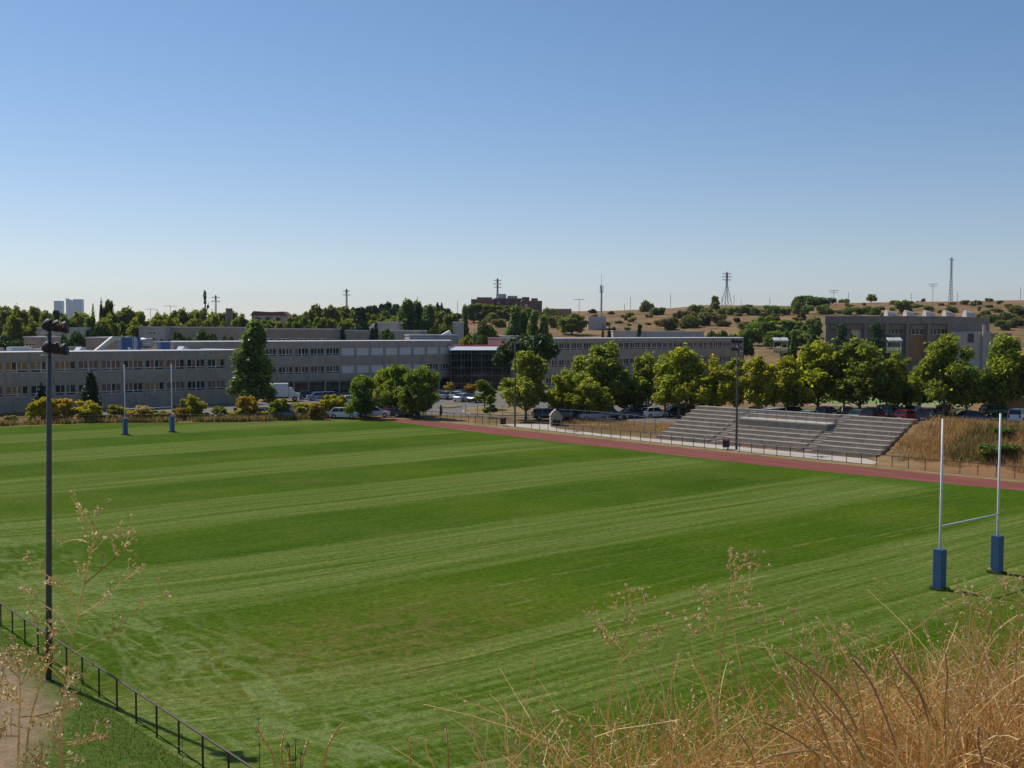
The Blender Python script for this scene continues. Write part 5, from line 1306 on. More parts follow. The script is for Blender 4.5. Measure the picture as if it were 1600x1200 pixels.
for a in (('hatch', 688, 622.5, 'red', H + .3, "small red car, leftmost in the bay by the glass hall", G1), ('hatch', 700, 624, 'silver', H + .3, "silver car right of the small red one by the glass hall", G1),
 ('hatch', 717, 624.5, 'white', H + .3, "white car with a dark car behind it, in the bay by the glass hall", G1), ('estate', 722, 622.5, 'black', H + .3, "black car partly hidden behind the white ones by the glass hall", G1),
 ('sedan', 725, 627.5, 'white', H + .3, "white car nearest the road in the bay by the glass hall", G1), ('sedan', 748, 629, 'black', H + .2, "black car at the right end of the bay by the glass hall", G1),
 ('hatch', 966, 632, 'white', H - .4, "white car alone on the upper road between two tree trunks", G3),
 ('hatch', 498, 653, 'paleblue', H - .7, "pale blue car left of the dark round tree, behind the railing", G2), ('hatch', 538, 654, 'white', H - .8, "white car immediately left of the dark round tree", G2),
 ('estate', 549, 649, 'black', H - .8, "black car behind the white one at the dark round tree", G2), ('sedan', 585, 652, 'white', H - .6, "low white car right of the dark round tree", G2),
 ('estate', 588, 648, 'black', H - .6, "dark car behind the low white one", G2), ('hatch', 622, 649, 'red', H - .6, "red car under the big round trees", G2), ('hatch', 634, 652, 'navy', H - .6, "dark blue car in front of the red one under the big round trees", G2),
 ('hatch', 447, 655, 'grey', H - .6, "grey car low behind the railing, right of the poplar", G2), ('sedan', 461, 646, 'silver', H - .4, "silver car in the strip in front of the truck", G2), ('sedan', 390, 648, 'black', H - .4, "black car in the shade below the poplar", G2),
 ('sedan', 500, 626, 'paleblue', H - .3, "pale blue car in front of the ground floor glazing, right of the truck", G2), ('hatch', 482, 624, 'navy', H - .3, "navy car half behind the white truck", G2), ('estate', 520, 626, 'grey', H - .3, "grey car right of the pale blue one at the building", G2),
 ('sedan', 545, 632, 'white', H - .2, "white car behind the rounded yellow-green tree", G2),
 ('estate', 857, 656, 'black', H - .5, "black car left of the stone kiosk", G3), ('suv', 890, 656, 'black', H - .4, "big black car right behind the stone kiosk", G3), ('sedan', 905, 655, 'navy', H - .4, "navy car between the big black one and the silver one", G3),
 ('hatch', 927, 657, 'silver', H - .5, "silver hatchback with open view, second from the kiosk's right", G3), ('suv', 950, 656, 'black', H - .5, "black tall car in the shade right of the silver hatchback", G3),
 ('sedan', 990, 654, 'navy', H - .3, "navy car behind the wire fence, left of the white and red one", G3), ('hatch', 1022, 653, 'white', H - .2, "white car with red lamps behind the wire fence", G3), ('hatch', 1006, 649, 'red', H - .2, "red car in shade behind the wire fence's dry grass", G3),
 ('sedan', 1058, 651, 'black', H - .3, "black car left of the stand's top step", G3), ('estate', 1074, 647, 'black', H - .3, "dark estate car touching the stand's top left corner", G3),
 ('hatch', 1137, 642, 'white', H - .2, "white car whose roof shows over the stand left of the lamp pole", G3), ('hatch', 1184, 642, 'black', H - .2, "black car whose roof shows left of the white van", G3), ('van', 1213, 644, 'white', H - .4, "white van behind the stand's platform", G3),
 ('sedan', 1240, 645, 'black', H - .3, "black car immediately right of the white van", G3), ('hatch', 1267, 646, 'silver', H - .4, "silver car behind the stand, between dark ones", G3), ('estate', 1293, 647, 'navy', H - .3, "navy estate right of the silver car behind the stand", G3),
 ('hatch', 1322, 648, 'black', H + .3, "black car showing a bright tail, left of the teal one", G3), ('sedan', 1345, 648, 'teal', H - .3, "teal-grey car before the tall black one", G3), ('suv', 1366, 649, 'black', H - .3, "tall black car, left of two over the stand's right block", G3),
 ('suv', 1388, 649, 'grey', H - .3, "dark grey tall car, right of two over the stand's right block", G3), ('sedan', 1403, 651, 'grey', H - .3, "grey car at the left edge of the red one", G3), ('hatch', 1416, 648, 'red', H - .3, "bright red car above the dry bank", G3),
 ('suv', 1450, 650, 'black', H - .2, "large black car right of the red one above the dry bank", G3), ('sedan', 1428, 642, 'silver', H - .3, "silver car mostly hidden behind the red one", G3),
 ('sedan', 1520, 648, 'navy', H - .2, "navy saloon right of the near goal's left upright, above the bank", G3), ('estate', 1558, 646, 'green', H - .2, "dark green car behind the near goal's right upright", G3), ('suv', 1592, 649, 'white', H - .2, "white car at the right edge above the bank", G3),
 ('estate', 1478, 645, 'black', H - .2, "dark car in the deep shade of the double-trunk plane tree", G3)):
    car(*a)
# white box truck with an orange container beside it
x, y = ground_hit(438, 627, 100)
t = thing('box_truck', "white box truck parked beside the orange container", 'truck', (x, y, .03), H - .45)
mb = MB(); mb.box(-3.6, 1.3, -1.1, 1.1, .75, 3.0); mb.build('cargo_box', M['white'], t)
mb = MB(); mb.side([(1.36, .5), (3.2, .5), (3.25, 1.25), (2.55, 1.45), (1.95, 2.25), (1.36, 2.3)], -1.0, 1.0); mb.build('cab', M['white'], t)
mb = MB(); mb.side([(2.02, 2.18), (2.58, 1.5), (2.62, 1.53), (2.06, 2.21)], -.9, .9); mb.build('windscreen', M['carglass'], t)
mb = MB(); mb.box(-3.5, 3.0, -.5, .5, .45, .74); mb.build('chassis', M['black'], t)
for sx in (-2.4, 2.35):
    for s in (-1, 1):
        mb = MB(); mb.tube([(sx, s * .78, .42), (sx, s * 1.05, .42)], .42, 14); w1 = mb.build('wheel', M['tyre'], t)
        mb = MB(); mb.tube([(sx, s * 1.055, .42), (sx, s * 1.065, .42)], .22, 10); mb.build('rim', M['rim'], w1)
x, y = ground_hit(421, 626, 100)
t = thing('skip_container', "orange waste skip left of the white truck", 'skip', (x, y, .03), H - .45)
mb = MB(); mb.side([(-1.3, .35), (-1.0, 0.05), (1.0, 0.05), (1.3, .35), (1.5, 1.6), (-1.5, 1.6)], -.9, .9); mb.build('skip_body', M['orange'], t)
mb = MB(); mb.box(-1.56, 1.56, -.96, .96, 1.603, 1.7); mb.build('rim', M['orange'], t)
# ------------------------------------------------------------------ lamp posts and small things of the car parks
def street_lamp(px, yb, yt, label, Y=None):
    x, y = ground_hit(px, yb, 60) if Y is None else (P3(px, yb, Y).x, Y)
    h = P3(px, yt, y).z - T(x, y)
    t = thing('street_lamp', label, 'street lamp', (x, y, T(x, y)), 0, 'street lamps'); mb = MB(); mb.tube([(0, 0, 0), (0, 0, h)], [.09, .05], 6); mb.build('pole', M['darkpole'], t)
    mb = MB(); mb.box(-.1, .6, -.12, .12, h, h + .12); mb.build('lamp_head', M['silver'], t)
# ------------------------------------------------------------------ pylons, masts and poles on the skyline
def pylon(px, yt, Y, w_, label, arms=3, thin=1.0, name='lattice_pylon', grp='lattice pylons on the skyline'):
    p = P3(px, yt, Y); z0 = T(p.x, Y); h = p.z - z0
    t = thing(name, label, 'pylon', (p.x, Y, z0), 0.3, grp)
    def hw(z):
        f = z / h
        return w_ / 2 * (1 - f / .62) + .35 * thin * f / .62 if f < .62 else .35 * thin
    mb = MB(); r = .14 * thin * Y / 600
    zs = [0]
    while zs[-1] < h * .97: zs.append(min(h * .97, zs[-1] + max(1.6, hw(zs[-1]) * 1.7)))
    for sx in (-1, 1):
        for sy in (-1, 1): mb.tube([(sx * hw(z), sy * hw(z), z) for z in zs], r, 4)
    for a, b in zip(zs, zs[1:]):
        for sy in (-1, 1):
            mb.tube([(-hw(a), sy * hw(a), a), (hw(b), sy * hw(b), b)], r * .6, 3); mb.tube([(hw(a), sy * hw(a), a), (-hw(b), sy * hw(b), b)], r * .6, 3)
    mb.tube([(0, 0, h * .9), (0, 0, h)], r, 4)
    mb.build('lattice', M['steel'], t)
    for k in range(arms):
        z = h * (.93 - .085 * k); L0 = w_ * (.36 + .12 * (k % 2)) + 1.2
        mb = MB(); mb.tube([(-L0, 0, z), (0, 0, z + .5), (L0, 0, z)], r * .8, 4); mb.tube([(-L0, 0, z), (0, 0, z - .4), (L0, 0, z)], r * .6, 4); mb.build('crossarm', M['steel'], t)
    return t
pylon(1136, 424, 640, 4.6, "large lattice pylon standing on the hill crest in the middle right")
pylon(777.5, 434, 700, 3.6, "lattice pylon rising behind the brick flats", 3)
pylon(541.5, 450, 640, 2.6, "lattice mast above the trees left of the dark pine belt", 2)
pylon(337, 460, 700, 3.6, "small pylon on the skyline left of the poplar", 2)
pylon(1487, 401, 600, 1.6, "tallest slim lattice mast, on the crest right of the hall", 1, .9)
def pole(px, yb, yt, label, Y=600, arm=0, r=.12, name='utility_pole'):
    p = P3(px, yt, Y); z0 = T(p.x, Y); h = max(2, p.z - z0)
    t = thing(name, label, 'pole', (p.x, Y, z0), 0, 'thin poles along the skyline'); r *= Y / 600
    mb = MB(); mb.tube([(0, 0, 0), (0, 0, h)], r, 5); mb.build('pole', M['darkpole'], t)
    if arm:
        mb = MB()
        for k in range(arm): mb.tube([(-2.6 + .5 * k, 0, h - .3 - 1.1 * k), (2.6 - .5 * k, 0, h - .3 - 1.1 * k)], r * .9, 4)
        mb.build('crossarm', M['darkpole'], t)
    return t
for px, yt, lab, arm, Y in ((1458, 443, "H-shaped power pole right of the hall's skylights", 2, 595), (1303, 453, "T-shaped power pole above the hall's left bays", 2, 595), (1326, 457, "plain pole right of the T-shaped one", 0, 595), (1362, 459, "short power pole standing over a round hill tree", 1, 600),
 (905, 467, "dark pole left of the telecom mast", 1, 560), (985, 464, "thin pole right of the telecom mast", 0, 600), (1048, 459, "thin pole between the hill trees", 0, 600), (976, 475, "short thin pole right of the telecom mast", 0, 600),
 (1128, 462, "thin pole just left of the large pylon", 0, 600), (1147, 461, "thin pole just right of the large pylon", 0, 600), (1203, 466, "short thin pole on the crest right of the large pylon", 0, 600), (1158, 470, "short thin pole near the large pylon's right", 0, 600),
 (1424, 458, "thin lamp pole above the hall's third skylight", 0, 600), (1496, 457, "thin pole right of the tall slim mast", 0, 600), (1595, 449, "thin pole at the right edge of the skyline", 0, 600), (652, 463, "thin pole over the poplar clump", 0, 560),
 (266, 477, "T-shaped pole over the left skyline wood", 1, 420), (742, 487, "sign pole on the bare slope left of the rounded pine", 0, 330), (715, 470, "lamp pole on the skyline left of the flats", 0, 420), (235, 482, "short pole in the gap of the left wood", 1, 520)):
    pole(px, 0, yt, lab, Y, arm)
# telecom mast
p = P3(940, 428, 440); z0 = T(p.x, 440); h = p.z - z0
t = thing('telecom_mast', "thick pale telecom mast with aerials, left part of the hill", 'mast', (p.x, 440, z0), 0)
mb = MB(); mb.tube([(0, 0, 0), (0, 0, h * .78)], [.45, .33], 10); mb.build('pole', M['conc_light'], t)
mb = MB(); mb.tube([(0, 0, h * .78), (0, 0, h)], .07, 5); mb.build('whip_aerial', M['silver'], t)
for i in range(3): a = i * 2.1 + .3; mb = MB(); mb.box(-.18, .18, .55, .75, h * .68, h * .79); mb.rot(0, a); mb.build('antenna_panel', M['white'], t)
mb = MB(); mb.tube([(0, 0, h * .66), (0, 0, h * .67)], .9, 10); mb.build('antenna_platform', M['steel'], t)
# bare tree trunk on the left skyline
p = P3(320, 456, 330); z0 = T(p.x, 330); h = p.z - z0
t = thing('dead_cypress', "bare dark spindly tree sticking out of the left skyline wood", 'tree', (p.x, 330, z0), 0)
mb = MB(); mb.tube([(0, 0, 0), (.1, 0, h * .8), (0, 0, h)], [.3, .2, .1], 6); mb.tube([(.1, 0, h * .72), (.9, 0, h * .80), (1.1, 0, h * .86)], [.16, .1, .05], 5); mb.build('trunk', M['bark'], t)
c = link('crown', crown_mesh('spindly_crown', [(0, 0, h * .95, .45, .45, 1.6), (0, 0, h * .88, .4, .4, 1.2), (.9, 0, h * .8, .3, .3, .6)], 400, .25, M['L_fir'], 4), t)
mb = MB()
p = P3(358, 486, 330); z0 = T(p.x, 330); h = p.z - z0
t = thing('water_tank', "small grey tank on the skyline left of the poplar", 'tank', (p.x, 330, z0), 0); mb.prism([(-.6, -.6), (.6, -.6), (.6, .6), (-.6, .6)], 0, h - 2.6); mb.build('shaft', M['conc_dark'], t)
mb = MB(); mb.prism([(-.9, -.5), (-.5, -.9), (.5, -.9), (.9, -.5), (.9, .5), (.5, .9), (-.5, .9), (-.9, .5)], h - 2.59, h + .8); mb.build('tank_body', M['conc_dark'], t)
# ------------------------------------------------------------------ dry grass, weeds and stalks (real blades)
def strawmat(name, c0, c1, c2, rough=0.7, trans=0.4):
    m = bpy.data.materials.new(name); m.use_nodes = True; nt = m.node_tree; b = nt.nodes['Principled BSDF']; out = nt.nodes['Material Output']
    g = N(nt, 'ShaderNodeNewGeometry'); r = ramp(nt, [(0.0, c0), (0.5, c1), (1.0, c2)]); L(nt, g.outputs['Random Per Island'], r.inputs[0])
    n_ = noise(nt, g.outputs['Position'], 9.0, 3); r2 = ramp(nt, [(0.3, .8), (.7, 1.15)]); L(nt, n_, r2.inputs[0])
    c = mix(nt, 1.0, r.outputs[0], r2.outputs[0], 'MULTIPLY')
    L(nt, c, b.inputs['Base Color']); b.inputs['Roughness'].default_value = rough; b.inputs['Specular IOR Level'].default_value = .25
    t = N(nt, 'ShaderNodeBsdfTranslucent'); L(nt, c, t.inputs[0]); ms = N(nt, 'ShaderNodeMixShader'); ms.inputs[0].default_value = trans
    L(nt, b.outputs[0], ms.inputs[1]); L(nt, t.outputs[0], ms.inputs[2]); L(nt, ms.outputs[0], out.inputs[0])
    return m
M['straw'] = strawmat("dry_straw", (0.55, 0.34, 0.12), (0.86, 0.61, 0.26), (0.97, 0.82, 0.46))
M['straw_dk'] = strawmat("brown_seed_spike", (0.48, 0.31, 0.15), (0.70, 0.48, 0.26), (0.95, 0.76, 0.50), 0.7, 0.6)
M['bankgrass'] = strawmat("bank_dry_grass", (0.36, 0.21, 0.075), (0.52, 0.32, 0.12), (0.70, 0.48, 0.20))
M['greenblade'] = strawmat("rough_green_grass", (0.06, 0.11, 0.012), (0.10, 0.16, 0.02), (0.20, 0.22, 0.05))
M['railgrass'] = strawmat('short_rough_grass', (0.13, 0.20, 0.015), (0.19, 0.26, 0.03), (0.42, 0.38, 0.12))
M['oliveblade'] = strawmat('olive_weeds', (0.10, 0.12, 0.03), (0.17, 0.17, 0.045), (0.34, 0.26, 0.09))
M['stem'] = strawmat("dead_weed_stem", (0.50, 0.39, 0.15), (0.68, 0.55, 0.25), (0.88, 0.74, 0.40), 0.7, 0.55)
M['burr'] = strawmat("dead_weed_burrs", (0.38, 0.25, 0.10), (0.60, 0.45, 0.22), (0.95, 0.84, 0.58), 0.7, 0.6)
M['yellowflower'] = flat("yellow_flower_petals", (0.75, 0.50, 0.02), 0.6, 0, 0.1)
M['greenstem'] = strawmat("green_weed_leaves", (0.05, 0.09, 0.015), (0.08, 0.14, 0.025), (0.14, 0.20, 0.05))
def blades(name, pts, hmin, hmax, wd, mat, seed, lean=.35, label=None, cat=None):
    """many curved two-segment blades; pts = list of (x, y, z)"""
    r = np.random.RandomState(seed); P = np.array(pts, float); n = len(P)
    h = hmin + (hmax - hmin) * r.rand(n) ** 1.3; a = r.rand(n) * 2 * pi; ln = lean * (0.3 + r.rand(n)) * h
    d = np.stack([np.cos(a), np.sin(a), np.zeros(n)], 1)
    f = r.rand(n) * 2 * pi; s = np.stack([np.cos(f), np.sin(f), np.zeros(n)], 1) * wd * (0.6 + .8 * r.rand(n))[:, None]
    up = np.array([0, 0, 1.0])
    m1 = P + up * (h * .6)[:, None] + d * (ln * .35)[:, None]; t1 = P + up * h[:, None] + d * ln[:, None]
    V = np.stack([P - s, P + s, m1 + s * .8, m1 - s * .8, t1 + s * .2, t1 - s * .2], 1).reshape(-1, 3)
    b = np.arange(n)[:, None] * 6
    F = np.concatenate([b + np.array([[0, 1, 2, 3]]), b + np.array([[3, 2, 4, 5]])], 0)
    o = link(name, np_mesh(name, V, F, mat)); tag(o, label, cat, None, 'stuff'); return o
def scatter(n, f, seed):
    r = random.Random(seed); out = []
    while len(out) < n:
        q = f(r)
        if q: out.append(q)
    return out
_cl = [(random.Random(3).random())]
def clump_ok(r, x, y, s=1.0): return (sin(x * 1.1 * s) * sin(y * .9 * s + 1.7) + .6 * sin(x * 2.7 * s + y * 1.9 * s)) > r.uniform(-1.5, .9)
def bank_pt(r):
    v = r.uniform(-6, 31.3); u = r.uniform(45.6 + .5 * sin(v), 58)
    x, y = uvw(u, v)
    if v > 29.5 and u < 47: return None
    return (x, y, Tg(x, y) - .05) if clump_ok(r, x, y, .6) else None
blades("dry_grass", scatter(34000, bank_pt, 1), .3, .85, .022, M['bankgrass'], 2, .5, "tall dry grass on the bank right of the stands", 'dry grass')
def bank_gr(r):
    v = r.uniform(-4, 26); u = r.uniform(46.5, 53); x, y = uvw(u, v)
    if sin(v * .55 + 1) + .6 * sin(u * 1.3 + v) < r.uniform(-.3, .8): return None
    return (x, y, Tg(x, y) - .05)
blades("green_weeds", scatter(9000, bank_gr, 5), .3, .8, .03, M['oliveblade'], 6, .6, "green weeds among the dry grass on the bank", 'weeds')
def lot_pt(r):
    v = r.uniform(59.5, 82); u = r.uniform(47 + max(0, 66 - v) * .3, 57); x, y = uvw(u, v)
    if r.random() < .35 and u < 52: return None
    return (x, y, Tg(x, y) - .03)
blades("low_dry_grass", scatter(9000, lot_pt, 8), .12, .5, .02, M['bankgrass'], 9, .5, "low dry grass between the path and the parked cars", 'dry grass')
def far_pt(r):
    t = r.random()
    pl = [(-24, 125.6), (-10, 120.8), (2, 118.1), (12.6, 111.5), (20, 106.9), (28, 106.4), (37, 105.8)]
    i = min(5, int(t * 6)); q = t * 6 - i; u = pl[i][0] + (pl[i + 1][0] - pl[i][0]) * q; v = pl[i][1] + (pl[i + 1][1] - pl[i][1]) * q + abs(r.gauss(0, 1.5)) - .7
    x, y = uvw(u, v)
    return (x, y, 0) if clump_ok(r, x, y, .5) else None
blades("railing_weeds", scatter(8000, far_pt, 12), .15, .8, .035, M['greenblade'], 13, .5, "green and dry weeds growing along the far railing", 'weeds')
blades("railing_dry_weeds", scatter(7000, far_pt, 15), .15, .9, .03, M['bankgrass'], 16, .5, "dry weeds growing along the far railing", 'weeds')
def near_pt(r):
    v = r.uniform(-4, 24); u = -36.3 - abs(r.gauss(0, 1.6))
    if -u > 36.9 + max(10 - v, 0) * .5 + r.gauss(0, .25): return None
    x, y = uvw(u, v); return (x, y, 0)
blades("rail_grass", scatter(9000, near_pt, 21), .03, .12, .012, M['railgrass'], 22, .6, "short rough grass under the near railing", 'grass')
for k, (u, v, w_, h) in enumerate(((48.2, 21, 3.4, 1.5), (50.5, 17.5, 3.0, 1.4), (49.2, 13.5, 3.6, 1.7), (51.4, 22, 2.4, 1.0), (48.0, 9.5, 3.0, 1.4), (51, 8, 3.2, 1.5), (47.3, 17, 2.2, 1.0), (52.5, 13, 2.6, 1.1))):
    x, y = uvw(u, v); tree('shrub', x, y, w_, h, "green bush on the dry bank, " + ORD[k] + " of eight counted from the stands", (.75, 1.15, .6), 'green bushes on the bank', Tg(x, y))
for gu, gv in ((0, 0), (5.6, 0), (-1.2, 99.23), (4.4, 99.23)):
    def pad_pt(r, gu=gu, gv=gv):
        a = r.uniform(0, 2 * pi); q = r.uniform(.27, .42 + .12 * r.random()); x, y = uvw(gu + q * cos(a), gv + q * sin(a)); return (x, y, 0)
    blades("pad_grass", scatter(700, pad_pt, int(gu * 10 + gv) + 60), .04, .16, .012, M['greenblade'], int(gv) + 5, .6, "longer uncut grass round a blue padded goal foot", 'grass')
# ---- foreground: the photographer's bank
def rib_tube(mb, pts, r0, r1, n=3):
    k = len(pts); mb.tube(pts, [r0 + (r1 - r0) * i / (k - 1) for i in range(k)], n, False)
def stalk_pts(base, tip, bend, r, n=7):
    base, tip = Vector(base), Vector(tip); side = Vector((r.uniform(-1, 1), r.uniform(-.6, .6), 0)) * bend
    return [base.lerp(tip, t) + side * sin(pi * t) * .5 + Vector((0, 0, bend * .35 * sin(pi * t))) for t in (i / (n - 1) for i in range(n))]
TOPS = [(700, 1300), (745, 1190), (800, 1130), (880, 1105), (960, 1085), (1080, 1070), (1160, 1060), (1250, 1052), (1330, 1050), (1420, 1035), (1500, 1000), (1560, 975), (1620, 960), (1700, 945)]
def top_at(px):
    for (a, ya), (b, yb) in zip(TOPS, TOPS[1:]):
        if a <= px < b: return ya + (yb - ya) * (px - a) / (b - a)
    return 1300
def straw_mass():
    r = random.Random(77); mb = MB(); heads = MB()
    def head(p0, p1, n_, s0):
        d = (p1 - p0).normalized()
        for q in range(n_):
            c = p0.lerp(p1, q / max(1, n_ - 1)) + Vector((r.gauss(0, .0035), r.gauss(0, .0035), r.gauss(0, .0035)))
            s = d.cross(Vector((r.gauss(0, 1), r.gauss(0, 1), r.gauss(0, 1)))).normalized() * r.uniform(.5, 1) * s0
            e = (d + s.normalized() * .6) * r.uniform(1.6, 2.8) * s0
            heads.quad(tuple(c - e * .4), tuple(c + s), tuple(c + e), tuple(c - s))
    for k in range(235):                                    # tussocks, each a fan of arching stalks
        px = 690 + 980 * r.random() ** 0.6; D = r.uniform(3.0, 5.4)
        top = top_at(px); drop = 110 + 330 * r.random() ** .9 * (1 if px > 950 else .6)
        root = P3(px, top + drop + 60, D)
        root.z = max(root.z, T(root.x, root.y) - .02)
        lim = P3(px, top, D).z
        wind = r.gauss(.12, .25)
        n_ = int(r.uniform(20, 38) * (1.0 if px > 1200 else .42))
        for i in range(n_):
            L0 = r.uniform(.25, .85); el = radians(r.triangular(25, 88, 72)); az = r.uniform(0, 2 * pi)
            d = Vector((cos(az) * cos(el) + wind, sin(az) * cos(el) * .8, sin(el))).normalized()
            droop = r.uniform(.05, .5) * L0 * (1.3 if el < 1 else .7); sway = Vector((r.gauss(0, .05), r.gauss(0, .05), 0))
            st = root + Vector((r.gauss(0, .05), r.gauss(0, .05), r.uniform(0, .12)))
            pts = []
            for q in range(7):
                t = q / 6; pts.append(st + d * (L0 * t) + sway * sin(t * 4) + Vector((0, 0, -droop * t * t)))
            over = max(p.z for p in pts) - lim
            if over > .04 and r.random() < .96: 
                pts = [p - Vector((0, 0, over * r.uniform(.8, 1.3))) for p in pts]
            w_ = r.uniform(.0010, .0022)
            rib_tube(mb, pts, w_ * 1.3, w_ * .6)
            x = r.random()
            if x < .35: head(pts[-3], pts[-1], r.randint(8, 16), r.uniform(.0022, .0036))
            elif x < .5: head(pts[2], pts[-1], r.randint(16, 30), r.uniform(.0025, .0042))
            elif x < .62:
                for q in (2, 3, 4): rib_tube(mb, [pts[q], pts[q] + Vector((r.gauss(0, .03), r.gauss(0, .03), r.uniform(-.01, .05))), pts[q] + Vector((r.gauss(0, .06), r.gauss(0, .06), r.uniform(-.02, .08)))], .0010, .0006)
    o = mb.build('dry_grass_mass', M['straw']); tag(o, "mass of golden dry grass filling the lower right corner", 'dry grass', None, 'stuff')
    o = heads.build('dry_grass_seed', M['burr']); tag(o, "loose seed heads in the golden grass at the lower right", 'seed heads', None, 'stuff')
straw_mass()
# seed spikes: individual stalks, thick brown rough heads
def spike(pts_px, D, r0, label, mat='straw_dk', grp='brown seed spikes in the foreground', head=.55):
    r = random.Random(int(pts_px[0][0] * 7 + pts_px[0][1]))
    pts = [P3(x, y, D + .06 * i) for i, (x, y) in enumerate(pts_px)]
    b = pts[-1]; t = thing('seed_spike', label, 'plant', b, 0, grp)
    loc = [p - b for p in pts]
    # smooth the path
    fine = []
    for i in range(len(loc) - 1):
        p0 = loc[max(0, i - 1)]; p1 = loc[i]; p2 = loc[i + 1]; p3 = loc[min(len(loc) - 1, i + 2)]
        for k in range(8):
            s = k / 8; fine.append(0.5 * ((2 * p1) + (p2 - p0) * s + (2 * p0 - 5 * p1 + 4 * p2 - p3) * s * s + (3 * p1 - p0 - 3 * p2 + p3) * s ** 3))
    fine.append(loc[-1])
    down = fine[-1] + Vector((0, 0, -(pts[-1].z - T(pts[-1].x, pts[-1].y)) * .8 - .05)); fine.append(down)
    mb = MB(); rib_tube(mb, fine, .0016, .0033, 5); mb.build('stem', M['stem'], t)
    mb = MB(); n = max(2, int(len(fine) * head)); tot = sum((fine[i + 1] - fine[i]).length for i in range(n - 1)); m_ = int(tot / .0022)
    acc = 0
    for i in range(n - 1):
        a, c = fine[i], fine[i + 1]; d = (c - a); kk = max(1, int(m_ * d.length / tot)); d.normalize()
        for q in range(kk):
            f = (i + q / kk) / (n - 1); R = 1.25 * r0 * min(1, f * 6 + .35) * (1 - .35 * f) * r.uniform(.6, 1.25) * (.75 + .25 * sin(f * 60))
            o_ = d.cross(Vector((r.gauss(0, 1), r.gauss(0, 1), r.gauss(0, 1)))).normalized()
            p = a.lerp(c, q / kk); tip = p + o_ * R - d * R * .8; s = d.cross(o_) * R * .38
            mb.quad(tuple(p + d * R * .3), tuple(p + o_ * R * .55 + s), tuple(tip), tuple(p + o_ * R * .55 - s))
    rib_tube(mb, fine[:n], r0 * .3, r0 * .35, 6)
    mb.build('seed_head', M[mat], t)
    return t
sp_ = [([(1224, 1017), (1262, 1042), (1300, 1076), (1330, 1120), (1352, 1175)], 3.6, .0085, "longest brown seed spike leaning up to the left, its tip highest of the leaning fan"),
 ([(1208, 1045), (1245, 1080), (1275, 1122), (1300, 1175)], 3.5, .0070, "brown spike below the longest leaning one, with a thin tip at its left"),
 ([(1232, 1038), (1262, 1072), (1290, 1110), (1345, 1150)], 3.8, .0065, "slim brown spike between the two leftmost leaning ones"),
 ([(1260, 1044), (1290, 1068), (1318, 1100), (1342, 1150)], 3.7, .0070, "pale-tipped spike right against the longest leaning one"),
 ([(1330, 1028), (1358, 1062), (1380, 1110), (1402, 1172)], 3.4, .0105, "thickest dark spike, standing in the middle of the fan"),
 ([(1310, 1013), (1332, 1050), (1345, 1095), (1352, 1150)], 3.9, .0065, "slender spike rising just left of the thickest one"),
 ([(1392, 1012), (1408, 1042), (1436, 1082), (1452, 1130)], 3.6, .0095, "dark spike right of the thickest one, with a straight tip"),
 ([(1404, 1036), (1425, 1060), (1446, 1100), (1464, 1145)], 3.7, .0075, "spike pressed against the right side of the straight-tipped one"),
 ([(1386, 1030), (1400, 1070), (1425, 1110), (1450, 1160)], 3.9, .0065, "dull spike seen through the gap below the straight-tipped one"),
 ([(1284, 1094), (1305, 1118), (1330, 1150), (1352, 1190)], 3.3, .0080, "short thick spike below the longest leaning one"),
 ([(1192, 1128), (1235, 1150), (1275, 1178), (1300, 1215)], 3.3, .0070, "low spike lying nearly flat, left of the fan"),
 ([(1196, 1115), (1240, 1130), (1285, 1160), (1320, 1200)], 3.5, .0060, "thin spike just above the low flat one"),
 ([(1150, 1140), (1163, 1158), (1175, 1180), (1182, 1210)], 3.4, .0060, "little dark spike standing alone left of the fan"),
 ([(1477, 1020), (1480, 1060), (1476, 1110), (1478, 1170)], 3.8, .0060, "upright brown spike right of the fan"),
 ([(1530, 1135), (1528, 1160), (1535, 1190), (1540, 1230)], 3.0, .0085, "pale fat spike in the straw at the lower right"),
 ([(1180, 1196), (1205, 1182), (1240, 1176), (1285, 1170)], 3.1, .0070, "pale spike curving along the bottom edge left of the fan"),
 ([(400, 1134), (412, 1156), (425, 1178), (432, 1215)], 3.4, .0060, "left spike of the little group with yellow flowers"),
 ([(446, 1138), (441, 1160), (440, 1182), (446, 1215)], 3.5, .0055, "second spike of the little group, left of the yellow flowers"),
 ([(448, 1168), (451, 1180), (452, 1200), (454, 1220)], 3.3, .0060, "short spike directly behind the yellow flowers"),
 ([(482, 1157), (476, 1175), (472, 1195), (470, 1220)], 3.4, .0055, "spike just right of the yellow flowers"),
 ([(536, 1130), (520, 1152), (510, 1175), (505, 1210)], 3.5, .0065, "spike arching up to the right, rightmost by the yellow flowers"),
 ([(636, 1153), (641, 1172), (641, 1190), (642, 1220)], 3.4, .0060, "lone spike left of centre at the bottom edge"),
 ([(697, 1134), (699, 1152), (700, 1170), (702, 1215)], 3.5, .0058, "lone spike at the bottom edge, right one of two in the middle")]
for pts, D, r0, lab in sp_:
    D *= .76 if pts[0][0] > 1100 else 1.0; r0 *= .85 if pts[0][0] > 1100 else 1.0
    o = spike(pts, D, r0, lab, 'straw_dk', head=.95 if len(pts) < 5 else .85)
